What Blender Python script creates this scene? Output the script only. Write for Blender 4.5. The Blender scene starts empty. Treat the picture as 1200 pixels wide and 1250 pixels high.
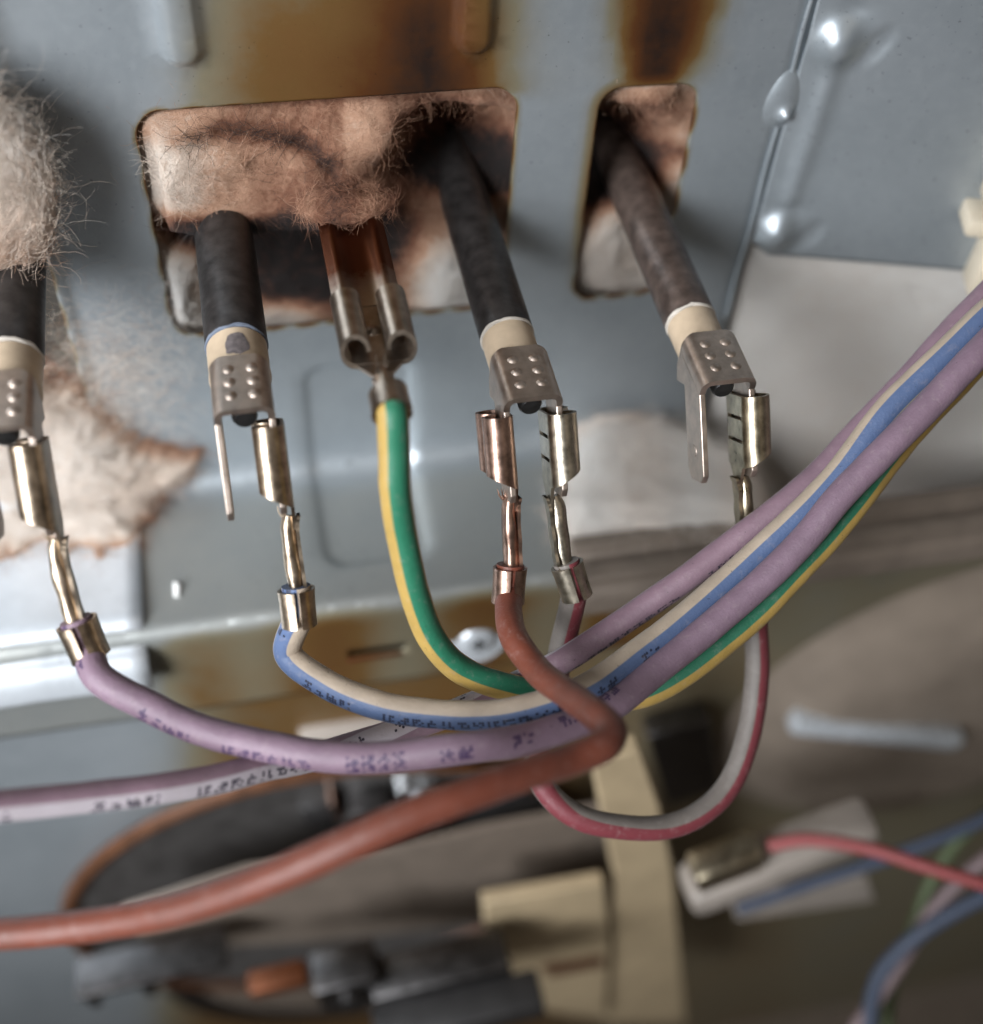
import bpy, bmesh, math, random
import numpy as np
from mathutils import Vector, noise
from mathutils.geometry import delaunay_2d_cdt

random.seed(7)
rng = np.random.default_rng(11)
MM = 0.001
SC = bpy.context.scene
COL = SC.collection
R = math.radians

# ------------------------------------------------------------------ camera
FPX = 1533.0
CZ = 480.0                                   # camera height, mm
N_ = np.array([-.203, -.7706, .604]); N_ /= np.linalg.norm(N_)      # into the wall, in camera axes (x right, y down, z forward)
D_ = np.array([-.056, .6254, .778]); D_ -= N_ * D_.dot(N_); D_ /= np.linalg.norm(D_)   # straight down
X_ = np.cross(D_, N_)                                               # along the wall
CAM = np.array([0, -141.3, CZ])
cam = bpy.data.cameras.new('camera')
camo = bpy.data.objects.new('camera', cam); COL.objects.link(camo)
from mathutils import Matrix
# world vector of each camera axis
def w_of_c(v): return np.array([X_.dot(v), N_.dot(v), -D_.dot(v)])
cx, cy, cz = w_of_c(np.array([1., 0, 0])), w_of_c(np.array([0, -1., 0])), w_of_c(np.array([0, 0, -1.]))
M4 = Matrix(((cx[0], cy[0], cz[0], CAM[0]*MM), (cx[1], cy[1], cz[1], CAM[1]*MM), (cx[2], cy[2], cz[2], CAM[2]*MM), (0, 0, 0, 1)))
camo.matrix_world = M4
cam.sensor_fit = 'HORIZONTAL'; cam.sensor_width = 36; cam.lens = 36*FPX/1200
cam.clip_start = 0.005; cam.clip_end = 20
cam.dof.use_dof = True; cam.dof.focus_distance = .158; cam.dof.aperture_fstop = 9
SC.camera = camo

# ------------------------------------------------------------------ light
world = bpy.data.worlds.new('World'); SC.world = world; world.use_nodes = True
bg = world.node_tree.nodes['Background']; bg.inputs[0].default_value = (.76, .70, .63, 1); bg.inputs[1].default_value = .12
def area(name, loc, target, size, power, color, sy=None):
    l = bpy.data.lights.new(name, 'AREA'); l.energy = power; l.color = color
    l.shape = 'RECTANGLE'; l.size = size; l.size_y = sy or size
    o = bpy.data.objects.new(name, l); COL.objects.link(o)
    o.location = Vector(loc)*MM
    o.rotation_euler = (Vector(target)-Vector(loc)).to_track_quat('-Z', 'Y').to_euler()
    return o
area('window_light', (-300, -235, CZ+40), (-62, 0, CZ-140), .26, .95, (.93, .96, 1), .3).data.spread = R(56)
area('fill_light', (260, -420, CZ+330), (20, -10, CZ-130), .35, .22, (1, .84, .68))  # weak warm fill added from the right, no such lamp known
SC.view_settings.view_transform = 'Standard'; SC.view_settings.look = 'None'
SC.view_settings.exposure = 0; SC.view_settings.gamma = 1
SC.render.engine = 'CYCLES'
SC.cycles.max_bounces = 8

# ------------------------------------------------------------------ pixel <-> place
def ray(px, py): return w_of_c(np.array([(px-600)/FPX, (py-625)/FPX, 1.]))
def pix(px, py, depth): return CAM + ray(px, py)*depth
def pixY(px, py, y): r = ray(px, py); return CAM + r*((y-CAM[1])/r[1])
def pixZ(px, py, z): r = ray(px, py); return CAM + r*((z-CAM[2])/r[2])
def pixX(px, py, x): r = ray(px, py); return CAM + r*((x-CAM[0])/r[0])
WM = np.array([X_, N_, -D_])                 # rows: world axes in camera axes
def proj(P):
    P = np.atleast_2d(np.asarray(P, float)) - CAM
    c = P @ WM
    return np.stack([600+FPX*c[:, 0]/c[:, 2], 625+FPX*c[:, 1]/c[:, 2]], 1)

# ------------------------------------------------------------------ materials
class NT:
    def __init__(s, name):
        m = bpy.data.materials.new(name); m.use_nodes = True
        s.m = m; s.t = m.node_tree; s.n = s.t.nodes; s.b = s.n['Principled BSDF']
    def new(s, typ, **kw):
        n = s.n.new(typ)
        for k, v in kw.items(): setattr(n, k, v)
        return n
    def link(s, a, b): s.t.links.new(a, b)
    def math(s, op, a, b=None, c=None, clamp=False):
        n = s.new('ShaderNodeMath', operation=op, use_clamp=clamp)
        for i, v in enumerate((a, b, c)):
            if v is None: continue
            if isinstance(v, (int, float)): n.inputs[i].default_value = v
            else: s.link(v, n.inputs[i])
        return n.outputs[0]
    def noise(s, scale, detail=3, rough=.55, coord=None, dist=0):
        n = s.new('ShaderNodeTexNoise'); n.inputs['Scale'].default_value = scale; n.inputs['Detail'].default_value = detail
        n.inputs['Roughness'].default_value = rough; n.inputs['Distortion'].default_value = dist
        if coord is None:
            coord = s.new('ShaderNodeTexCoord').outputs['Object']
        s.link(coord, n.inputs['Vector'])
        return n.outputs['Fac']
    def ramp(s, fac, stops, interp='LINEAR'):
        n = s.new('ShaderNodeValToRGB'); cr = n.color_ramp; cr.interpolation = interp
        while len(cr.elements) < len(stops): cr.elements.new(.5)
        for e, (p, c) in zip(cr.elements, stops):
            e.position = p; e.color = (*c, 1) if len(c) == 3 else c
        s.link(fac, n.inputs[0]); return n.outputs[0]
    def mix(s, fac, a, b, mode='MIX'):
        n = s.new('ShaderNodeMix', data_type='RGBA', blend_type=mode)
        for i, v in ((0, fac), (6, a), (7, b)):
            if isinstance(v, (int, float)): n.inputs[i].default_value = v
            elif isinstance(v, tuple): n.inputs[i].default_value = (*v, 1)
            else: s.link(v, n.inputs[i])
        return n.outputs[2]
    def bump(s, h, strength=.3, dist=.0002):
        n = s.new('ShaderNodeBump'); n.inputs['Strength'].default_value = strength; n.inputs['Distance'].default_value = dist
        s.link(h, n.inputs['Height']); s.link(n.outputs[0], s.b.inputs['Normal'])
    def set(s, **kw):
        for k, v in kw.items():
            i = s.b.inputs[k.replace('_', ' ')]
            if isinstance(v, (int, float)): i.default_value = v
            elif isinstance(v, tuple): i.default_value = (*v, 1)
            else: s.link(v, i)
        return s.m

def simple(name, col, rough=.5, metal=0., var=.25, scale=300, bump=.15, bdist=.0001, rvar=.15):
    t = NT(name)
    f = t.noise(scale, 4)
    lo = tuple(c*(1-var) for c in col); hi = tuple(min(1, c*(1+var)) for c in col)
    c = t.ramp(f, [(.3, lo), (.7, hi)])
    f2 = t.noise(scale*3, 3)
    r = t.math('MULTIPLY_ADD', f2, rvar*2, rough-rvar)
    t.bump(f2, bump, bdist)
    return t.set(Base_Color=c, Roughness=r, Metallic=metal)

def steel_mat():
    t = NT('zinc_steel')
    a = t.new('ShaderNodeAttribute', attribute_name='stain').outputs['Fac']
    n1 = t.noise(60, 5); n2 = t.noise(700, 4, .6); n3 = t.noise(2600, 2)
    st = t.math('MULTIPLY_ADD', t.math('SUBTRACT', n1, .5), t.math('MULTIPLY', a, .6), a)
    st = t.math('MULTIPLY_ADD', t.math('SUBTRACT', n2, .5), t.math('MULTIPLY', a, .22), st, clamp=True)
    base = t.ramp(n1, [(.3, (.295, .33, .355)), (.7, (.355, .39, .415))])
    base = t.mix(t.ramp(n2, [(.45, (0, 0, 0)), (.7, (.25, .25, .25))]), base, (.40, .43, .45))
    dirt = t.ramp(t.noise(1500, 2), [(.68, (0, 0, 0)), (.74, (.55, .55, .55))])
    base = t.mix(dirt, base, (.06, .06, .06))
    col = t.ramp(st, [(0, (1, 1, 1)), (.22, (.62, .51, .34)), (.45, (.36, .185, .06)), (.7, (.185, .06, .016)), (1, (.035, .014, .008))])
    c = t.mix(1.0, base, col, 'MULTIPLY')
    warm = t.ramp(st, [(0, (0, 0, 0)), (.25, (.02, .014, .003)), (.5, (.018, .006, .0)), (.8, (.008, .002, .0)), (1, (0, 0, 0))])
    c = t.mix(1.0, c, warm, 'ADD')
    r = t.math('MULTIPLY_ADD', n2, .16, .34)
    t.bump(t.math('ADD', n3, t.math('MULTIPLY', n2, .6)), .10, .0001)
    met = t.math('MULTIPLY_ADD', st, -.55, .62, clamp=True)
    return t.set(Base_Color=c, Roughness=r, Metallic=met)

WOOL_RAMP = [(0, (.72, .69, .65)), (.2, (.64, .53, .44)), (.42, (.46, .27, .175)), (.65, (.21, .09, .05)), (.85, (.045, .018, .011)), (1, (.010, .006, .005))]
def wool_mat():
    t = NT('mineral_wool')
    a = t.new('ShaderNodeAttribute', attribute_name='stain').outputs['Fac']
    n1 = t.noise(180, 6, .7, dist=1.5); n2 = t.noise(1400, 4, .7, dist=.8)
    st = t.math('MULTIPLY_ADD', t.math('SUBTRACT', n1, .5), t.math('MULTIPLY_ADD', a, .75, .06), a)
    st = t.math('MULTIPLY_ADD', t.math('SUBTRACT', n2, .5), t.math('MULTIPLY_ADD', a, .3, .08), st, clamp=True)
    c = t.ramp(st, WOOL_RAMP)
    n4 = t.noise(1500, 6, .8, dist=3.5)
    t.bump(n4, .8, .0008)
    t.b.inputs['Subsurface Weight'].default_value = 0
    return t.set(Base_Color=c, Roughness=.95)

def fuzz_mat():
    t = NT('wool_fibre'); a = t.new('ShaderNodeAttribute', attribute_name='stain').outputs['Fac']
    c = t.ramp(a, WOOL_RAMP); return t.set(Base_Color=c, Roughness=.85)
def fibre_mat(name, col):
    t = NT(name); return t.set(Base_Color=col, Roughness=.7)

def metal_mat(name, col, rough, dark=.45, scale=500, stain=False, cut=.62):
    t = NT(name)
    n1 = t.noise(scale, 5, .65); n2 = t.noise(scale*4, 3)
    c = t.ramp(n1, [(.32, tuple(x*dark for x in col)), (cut, col)])
    if stain:
        a = t.new('ShaderNodeAttribute', attribute_name='stain').outputs['Fac']
        s2 = t.math('MULTIPLY_ADD', t.math('SUBTRACT', n1, .5), .5, a)
        c = t.mix(t.ramp(s2, [(.3, (0, 0, 0)), (.7, (1, 1, 1))]), c, (.10, .035, .018))
    r = t.math('MULTIPLY_ADD', n1, .25, rough-.1)
    t.bump(n2, .12, .00008)
    return t.set(Base_Color=c, Roughness=r, Metallic=1.0)

def wire_mat(name, base, stripe=None, sc=0, sw=0, text=None, rough=.55, tc=(.05, .05, .12), soot=0., stripe2=None):
    """uv: u = metres along, v = turns round, 0 towards the viewer side; stripe centred on turn sc, half width sw"""
    t = NT(name)
    uv = t.new('ShaderNodeUVMap').outputs[0]
    sep = t.new('ShaderNodeSeparateXYZ'); t.link(uv, sep.inputs[0])
    u, v = sep.outputs[0], sep.outputs[1]
    n1 = t.noise(350, 4); n2 = t.noise(3000, 3, .7)
    lo = tuple(c*.86 for c in base)
    c = t.ramp(n1, [(.35, lo), (.65, base)])
    def around(center):
        d = t.math('SUBTRACT', v, center)
        return t.math('ABSOLUTE', t.math('SUBTRACT', d, t.math('ROUND', d)))
    if stripe:
        m = t.ramp(t.math('SUBTRACT', around(sc), sw), [(0, (1, 1, 1)), (.012, (0, 0, 0))])
        c = t.mix(m, c, stripe)
    for tx in (text or []):
        tv, rows, cell, dens, word, lim = tx
        # dot matrix print: rows of dots broken into words
        dv = t.math('SUBTRACT', v, tv)
        dv = t.math('SUBTRACT', dv, t.math('ROUND', dv))
        gy = t.math('DIVIDE', t.math('MULTIPLY', dv, .0113), cell)
        gx = t.math('DIVIDE', u, cell)
        fx = t.math('SUBTRACT', t.math('FRACT', gx), .5); fy = t.math('SUBTRACT', t.math('FRACT', gy), .5)
        rr = t.math('SQRT', t.math('ADD', t.math('MULTIPLY', fx, fx), t.math('MULTIPLY', fy, fy)))
        dot = t.math('LESS_THAN', rr, .52)
        comb = t.new('ShaderNodeCombineXYZ'); t.link(t.math('FLOOR', gx), comb.inputs[0]); t.link(t.math('FLOOR', gy), comb.inputs[1])
        wn = t.new('ShaderNodeTexWhiteNoise', noise_dimensions='2D'); t.link(comb.outputs[0], wn.inputs[0])
        on = t.math('LESS_THAN', wn.outputs[0], dens)
        row = t.math('LESS_THAN', t.math('ABSOLUTE', gy), rows/2)
        # letters of 4 dots and a gap, words
        let = t.math('LESS_THAN', t.math('FRACT', t.math('DIVIDE', t.math('FLOOR', gx), 5)), .75)
        wn2 = t.new('ShaderNodeTexWhiteNoise', noise_dimensions='1D')
        t.link(t.math('FLOOR', t.math('DIVIDE', gx, 10)), wn2.inputs['W'])
        wo = t.math('LESS_THAN', wn2.outputs[0], word)
        k = t.math('MULTIPLY', t.math('MULTIPLY', dot, on), t.math('MULTIPLY', t.math('MULTIPLY', row, t.math('LESS_THAN', u, lim)), t.math('MULTIPLY', let, wo)))
        c = t.mix(k, c, tc)
    dust = t.ramp(t.noise(900, 5, .7), [(.55, (0, 0, 0)), (.78, (.3, .3, .3))])
    c = t.mix(dust, c, (.36, .31, .29))
    sp = t.ramp(t.noise(2200, 2), [(.70, (0, 0, 0)), (.75, (.6, .6, .6))])
    c = t.mix(sp, c, (.03, .025, .025))
    if soot:
        c = t.mix(t.ramp(t.noise(120, 4), [(.5, (0, 0, 0)), (.75, (soot,)*3)]), c, (.05, .03, .025))
    t.bump(t.math('ADD', n2, t.math('MULTIPLY', t.noise(700, 3), 1.2)), .5, .00014)
    t.b.inputs['Sheen Weight'].default_value = .04
    return t.set(Base_Color=c, Roughness=rough)

MAT = {
 'steel': steel_mat(), 'wool': wool_mat(), 'fuzz': fuzz_mat(),
 'fw': fibre_mat('pale_fibre', (.72, .64, .55)), 'fd': fibre_mat('charred_fibre', (.03, .016, .012)), 'ft': fibre_mat('tan_fibre', (.40, .24, .15)),
 'black_sheath': simple('black_oxide_sheath', (.030, .027, .026), .42, .3, .45, 500, .25),
 'brown_sheath': simple('brown_oxide_sheath', (.085, .062, .052), .38, .4, .45, 500, .25),
 'ceramic': simple('cream_ceramic', (.43, .335, .235), .5, 0, .22, 160, .2),
 'ceramic_rim': simple('pale_sealant', (.46, .42, .37), .7, 0, .12, 900, .5),
 'blue_rim': simple('blue_grey_sealant', (.11, .13, .17), .7, 0, .2, 900, .5),
 'glaze_chip': simple('dark_burn_mark', (.10, .085, .085), .6, 0, .4, 1500, .3),
 'bracket': metal_mat('tarnished_nickel', (.54, .45, .385), .42, .72),
 'copper': metal_mat('tarnished_copper', (.45, .295, .23), .32, .42),
 'bronze': metal_mat('bronze', (.47, .375, .28), .32, .42),
 'brass': metal_mat('pale_brass', (.56, .50, .40), .29, .45),
 'olive_brass': metal_mat('olive_brass', (.48, .41, .295), .29, .45),
 'earth': metal_mat('earth_tin', (.43, .355, .29), .33, .6, stain=True),
 'bright': metal_mat('bright_zinc', (.72, .75, .78), .25, .7),
 'ledge': simple('pale_zinc', (.62, .66, .70), .34, .45, .08, 200, .1),
 'dark_steel': metal_mat('dark_steel', (.12, .115, .115), .35, .5),
 'dark': simple('dark_plastic', (.018, .017, .017), .5, 0, .3),
 'cream': simple('cream_plastic', (.36, .28, .175), .45, 0, .12, 150),
 'pale_plastic': simple('pale_grey_plastic', (.28, .245, .215), .45, 0, .12, 150),
 'tan_plate': simple('tan_painted_plate', (.175, .142, .115), .42, .25, .15, 150),
 'copper_coil': simple('copper_coil', (.13, .042, .016), .4, .6, .3, 800),
 'pin': simple('black_pin', (.012, .012, .012), .4, .2, .3, 800),
 'w_lilac': wire_mat('lilac_silicone', (.20, .132, .175), text=[(.12, 4, .00036, .62, .66, .075), (.03, 2, .00036, .55, .4, .06)], tc=(.035, .015, .06)),
 'w_pink': wire_mat('pale_pink_silicone', (.22, .14, .175), stripe=(.38, .34, .365), sc=.13, sw=.12, text=[(.12, 4, .00038, .6, .7, .07), (.66, 3, .00038, .6, .6, .2)], tc=(.02, .015, .03)),
 'w_blue': wire_mat('blue_and_cream_silicone', (.40, .325, .25), stripe=(.075, .115, .22), sc=.10, sw=.105, text=[(.115, 4, .00036, .6, .72, .062)], tc=(.01, .015, .04)),
 'w_gy': wire_mat('green_and_yellow_silicone', (.39, .255, .065), stripe=(.014, .14, .075), sc=-.07, sw=.115),
 'w_red': wire_mat('brick_red_silicone', (.15, .038, .02), soot=.4, rough=.48),
 'w_jump': wire_mat('white_and_pink_silicone', (.155, .135, .12), stripe=(.15, .026, .034), sc=-.17, sw=.15),
 'w_thinred': wire_mat('thin_red', (.24, .045, .045)), 'w_darkblue': wire_mat('dark_blue', (.035, .05, .085)),
 'w_green': wire_mat('dull_green', (.06, .085, .03)), 'w_mauve': wire_mat('mauve_thin', (.17, .12, .125)),
 'ivory': simple('ivory_plastic', (.55, .48, .37), .45, 0, .1, 150),
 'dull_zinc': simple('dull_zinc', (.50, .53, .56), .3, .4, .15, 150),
 'brown_rim': simple('brown_rim', (.10, .042, .02), .4, .3, .3, 300), 'shroud': simple('shroud_steel', (.10, .095, .092), .35, .5, .3, 200),
 'dish': simple('warm_pressed_steel', (.25, .205, .165), .36, .3, .15, 90),
 'lint': simple('white_lint', (.8, .8, .78), .9, 0, .05),
}

# ------------------------------------------------------------------ mesh helpers
def link_mesh(name, verts, faces, mat=None, parent=None, smooth=True, uv=None, attr=None, sharp=40):
    me = bpy.data.meshes.new(name)
    V = np.asarray(verts, float)*MM
    me.from_pydata([tuple(v) for v in V], [], [tuple(int(i) for i in f) for f in faces])
    if mat: me.materials.append(MAT[mat] if isinstance(mat, str) else mat)
    if uv is not None:
        ul = me.uv_layers.new(name='UVMap')
        li = np.empty(len(me.loops), dtype=np.int32); me.loops.foreach_get('vertex_index', li)
        if len(uv) == len(V): arr = np.asarray(uv)[li]
        else: arr = np.asarray(uv)
        ul.data.foreach_set('uv', arr.astype(np.float32).ravel())
    if attr is not None:
        a = me.attributes.new('stain', 'FLOAT', 'POINT'); a.data.foreach_set('value', np.asarray(attr, np.float32))
    me.validate(); me.update()
    if smooth:
        me.polygons.foreach_set('use_smooth', [True]*len(me.polygons))
        if sharp: me.set_sharp_from_angle(angle=R(sharp))
    o = bpy.data.objects.new(name, me); COL.objects.link(o)
    if parent: o.parent = parent; o.matrix_parent_inverse = parent.matrix_world.inverted()
    return o
def empty(name, loc):
    o = bpy.data.objects.new(name, None); COL.objects.link(o); o.location = Vector(loc)*MM; o.empty_display_size = .005
    bpy.context.view_layer.update()
    return o
def tag(o, label=None, cat=None, group=None, kind=None):
    if label: o['label'] = label
    if cat: o['category'] = cat
    if group: o['group'] = group
    if kind: o['kind'] = kind
    return o
class MB:
    def __init__(s): s.v = []; s.f = []; s.uv = []
    def add(s, v, f):
        b = len(s.v); s.v += [np.asarray(p, float) for p in v]; s.f += [tuple(i+b for i in q) for q in f]
        return s
    def box(s, c, size, axes=None, bev=0):
        A = np.eye(3) if axes is None else np.asarray(axes)
        h = np.asarray(size)/2
        if bev <= 0:
            P = [np.asarray(c)+A.T@(h*np.array(k)) for k in ((-1,-1,-1),(1,-1,-1),(1,1,-1),(-1,1,-1),(-1,-1,1),(1,-1,1),(1,1,1),(-1,1,1))]
            return s.add(P, [(0,3,2,1),(4,5,6,7),(0,1,5,4),(1,2,6,5),(2,3,7,6),(3,0,4,7)])
        bm = bmesh.new(); bmesh.ops.create_cube(bm, size=1)
        for v in bm.verts: v.co = Vector((v.co.x*size[0], v.co.y*size[1], v.co.z*size[2]))
        bmesh.ops.bevel(bm, geom=bm.edges[:], offset=bev, segments=2, affect='EDGES', profile=.5)
        P = [np.asarray(c)+A.T@np.array(v.co) for v in bm.verts]; bm.verts.index_update()
        F = [tuple(v.index for v in f.verts) for f in bm.faces]; bm.free()
        return s.add(P, F)
    def prism(s, poly, c, ax, ay, az, t0, t1):
        """poly in (ax, ay), extruded along az from t0 to t1"""
        c, ax, ay, az = map(np.asarray, (c, ax, ay, az)); n = len(poly)
        a = [c+ax*p[0]+ay*p[1]+az*t0 for p in poly]; b = [c+ax*p[0]+ay*p[1]+az*t1 for p in poly]
        F = [(i, (i+1) % n, n+(i+1) % n, n+i) for i in range(n)]
        return s.add(a+b, F+[tuple(range(n-1, -1, -1)), tuple(range(n, 2*n))])
    def lathe(s, prof, c, az, nseg=32, closed=False):
        az = np.asarray(az, float); az /= np.linalg.norm(az)
        ref = np.array([0, 0, 1.]) if abs(az[2]) < .9 else np.array([1., 0, 0])
        ax = np.cross(ref, az); ax /= np.linalg.norm(ax); ay = np.cross(az, ax)
        P = []; F = []; m = len(prof)
        for i in range(nseg):
            a = 2*math.pi*i/nseg
            for (r, h) in prof: P.append(np.asarray(c)+az*h+(ax*math.cos(a)+ay*math.sin(a))*r)
        for i in range(nseg):
            j = (i+1) % nseg
            for k in range(m-1): F.append((i*m+k, j*m+k, j*m+k+1, i*m+k+1))
        return s.add(P, F)
    def build(s, name, mat, parent=None, smooth=True, sharp=40, attr=None, jitter=0):
        v = np.array(s.v)
        return link_mesh(name, v, s.f, mat, parent, smooth, attr=attr, sharp=sharp)

def catmull(pts, per=10):
    P = [np.asarray(p, float) for p in pts]; P = [2*P[0]-P[1]]+P+[2*P[-1]-P[-2]]
    out = []
    for i in range(1, len(P)-2):
        p0, p1, p2, p3 = P[i-1:i+3]
        # centripetal
        def tj(t, a, b): return t+max(1e-6, np.linalg.norm(b-a))**.5
        t0 = 0; t1 = tj(t0, p0, p1); t2 = tj(t1, p1, p2); t3 = tj(t2, p2, p3)
        for k in range(per):
            t = t1+(t2-t1)*k/per
            A1 = (t1-t)/(t1-t0)*p0+(t-t0)/(t1-t0)*p1; A2 = (t2-t)/(t2-t1)*p1+(t-t1)/(t2-t1)*p2; A3 = (t3-t)/(t3-t2)*p2+(t-t2)/(t3-t2)*p3
            B1 = (t2-t)/(t2-t0)*A1+(t-t0)/(t2-t0)*A2; B2 = (t3-t)/(t3-t1)*A2+(t-t1)/(t3-t1)*A3
            out.append((t2-t)/(t2-t1)*B1+(t-t1)/(t2-t1)*B2)
    out.append(P[-2]); return np.array(out)

VIEW = -w_of_c(np.array([0, 0, 1.]))         # the side wires are seen from: up and out of the wall
def tube(name, path, r, mat, parent=None, nseg=20, twist=None, ref=VIEW, capped=True, wob=0):
    P = np.asarray(path, float); n = len(P)
    rad = np.full(n, r) if np.isscalar(r) else np.interp(np.linspace(0, 1, n), np.linspace(0, 1, len(r)), r)
    T = np.gradient(P, axis=0); T /= np.linalg.norm(T, axis=1)[:, None]
    L = np.concatenate([[0], np.cumsum(np.linalg.norm(np.diff(P, axis=0), axis=1))])
    V = []; UVv = []
    tw = np.zeros(n) if twist is None else np.interp(np.linspace(0, 1, n), np.linspace(0, 1, len(twist)), twist)
    for i in range(n):
        nn = ref-T[i]*T[i].dot(ref); nn /= np.linalg.norm(nn); bb = np.cross(T[i], nn)
        for k in range(nseg):
            a = 2*math.pi*k/nseg
            rr = rad[i]*(1+wob*noise.noise(Vector((P[i]*.35+nn*math.cos(a)))))
            V.append(P[i]+(nn*math.cos(a)+bb*math.sin(a))*rr)
    F = []; UV = []
    for i in range(n-1):
        for k in range(nseg):
            k2 = (k+1) % nseg
            F.append((i*nseg+k, i*nseg+k2, (i+1)*nseg+k2, (i+1)*nseg+k))
            v0, v1 = k/nseg, (k+1)/nseg
            UV += [(L[i]*MM, v0+tw[i]), (L[i]*MM, v1+tw[i]), (L[i+1]*MM, v1+tw[i+1]), (L[i+1]*MM, v0+tw[i+1])]
    if capped:
        F.append(tuple(range(nseg-1, -1, -1))); UV += [(0, 0)]*nseg
        F.append(tuple((n-1)*nseg+k for k in range(nseg))); UV += [(0, 0)]*nseg
    return link_mesh(name, V, F, mat, parent, True, uv=UV, sharp=60)

def fibre_mesh(name, paths, r, mat, parent):
    V = []; F = []
    for P in paths:
        P = np.asarray(P); n = len(P); b0 = len(V)
        T = np.gradient(P, axis=0)
        for i in range(n):
            t = T[i]/(np.linalg.norm(T[i])+1e-9)
            a = np.cross(t, [.3, .5, .8]); a /= np.linalg.norm(a)+1e-9; b = np.cross(t, a)
            rr = r*(1-.6*i/(n-1))
            for k in range(3):
                an = 2.0944*k; V.append(P[i]+(a*math.cos(an)+b*math.sin(an))*rr)
        for i in range(n-1):
            for k in range(3):
                k2 = (k+1) % 3
                F.append((b0+i*3+k, b0+i*3+k2, b0+(i+1)*3+k2, b0+(i+1)*3+k))
    o = link_mesh(name, V, F, mat, parent, True, sharp=0); o['kind'] = 'stuff'
    return o
def curl(p, d, length, n=7, wild=.5, lift=None):
    d = np.asarray(d, float); d = d/(np.linalg.norm(d)+1e-9); P = [np.asarray(p, float)]
    for i in range(n-1):
        d = d+rng.normal(0, wild, 3)*.6
        if lift is not None: d = d+lift
        d /= np.linalg.norm(d); P.append(P[-1]+d*length/(n-1))
    return P
def fuzz(name, V, N, a, count, r, length, parent, wild=.45, lift=.25, npt=7):
    """short wool fibres lying on a fleece, each with the tint of the wool it grows from"""
    i = rng.integers(0, len(V), count); P = V[i].copy(); N = np.broadcast_to(np.asarray(N, float), V.shape)[i]
    d = rng.normal(0, 1, (count, 3)); d -= N*(d*N).sum(1)[:, None]; d /= np.linalg.norm(d, axis=1)[:, None]; d += N*lift
    L = rng.uniform(length[0], length[1], count)[:, None]/(npt-1)
    P = P+N*rng.uniform(-.1, .25, (count, 1)); pts = [P]
    for k in range(npt-1):
        d = d+rng.normal(0, wild, (count, 3))*.5-N*.06; d /= np.linalg.norm(d, axis=1)[:, None]; pts.append(pts[-1]+d*L)
    A = np.stack(pts, 1); T = np.gradient(A, axis=1); u = np.cross(T, [.3, .5, .8]); u /= np.linalg.norm(u, axis=2)[..., None]+1e-9
    v = np.cross(T, u); v /= np.linalg.norm(v, axis=2)[..., None]+1e-9
    rr = r*(1-.6*np.linspace(0, 1, npt))[None, :, None]
    ring = np.stack([A+(u*math.cos(q)+v*math.sin(q))*rr for q in (0, 2.094, 4.189)], 2)      # count, npt, 3, xyz
    W = ring.reshape(-1, 3)
    b = (np.arange(count)*npt*3)[:, None, None]+(np.arange(npt-1)*3)[None, :, None]+np.arange(3)[None, None, :]
    b2 = (np.arange(count)*npt*3)[:, None, None]+(np.arange(npt-1)*3)[None, :, None]+((np.arange(3)+1) % 3)[None, None, :]
    F = np.stack([b, b2, b2+3, b+3], -1).reshape(-1, 4)
    st_ = np.repeat(np.clip(a[i]+rng.normal(0, .07, count), 0, 1), npt*3)
    me = bpy.data.meshes.new(name); me.vertices.add(len(W)); me.vertices.foreach_set('co', (W*MM).astype(np.float32).ravel())
    me.loops.add(F.size); me.loops.foreach_set('vertex_index', F.astype(np.int32).ravel())
    me.polygons.add(len(F)); me.polygons.foreach_set('loop_start', np.arange(0, F.size, 4, dtype=np.int32))
    me.update(calc_edges=True); at_ = me.attributes.new('stain', 'FLOAT', 'POINT'); at_.data.foreach_set('value', st_.astype(np.float32))
    me.polygons.foreach_set('use_smooth', [True]*len(F)); me.materials.append(MAT['fuzz'])
    o = bpy.data.objects.new(name, me); COL.objects.link(o); o.parent = parent; o.matrix_parent_inverse = parent.matrix_world.inverted()
    o['kind'] = 'stuff'; return o
def nz(p, s): return noise.noise(Vector((float(p[0])*s, float(p[1])*s, float(p[2])*s)))
def fbm(p, s, o=4):
    return noise.fractal(Vector((float(p[0])*s, float(p[1])*s, float(p[2])*s)), .9, 2.1, o)
def sstep(a, b, x):
    t = np.clip((np.asarray(x, float)-a)/(b-a), 0, 1); return t*t*(3-2*t)
def seg_dist(pt, poly):
    """signed distance to polygon, negative inside"""
    pt = np.atleast_2d(pt); P = np.asarray(poly); Q = np.roll(P, -1, axis=0)
    d = np.full(len(pt), 1e9); ins = np.zeros(len(pt), bool)
    for a, b in zip(P, Q):
        ab = b-a; t = np.clip(((pt-a)@ab)/(ab@ab+1e-12), 0, 1)
        d = np.minimum(d, np.linalg.norm(pt-(a+t[:, None]*ab), axis=1))
        c = ((a[1] > pt[:, 1]) != (b[1] > pt[:, 1])) & (pt[:, 0] < (b[0]-a[0])*(pt[:, 1]-a[1])/(b[1]-a[1]+1e-12)+a[0])
        ins ^= c
    return np.where(ins, -d, d)
def round_rect(x0, x1, s0, s1, r, n=8):
    out = []
    for cxx, css, a0 in ((x1-r, s0+r, -90), (x1-r, s1-r, 0), (x0+r, s1-r, 90), (x0+r, s0+r, 180)):
        for k in range(n+1):
            a = R(a0+90*k/n); out.append((cxx+r*math.cos(a), css+r*math.sin(a)))
    return out
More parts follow.
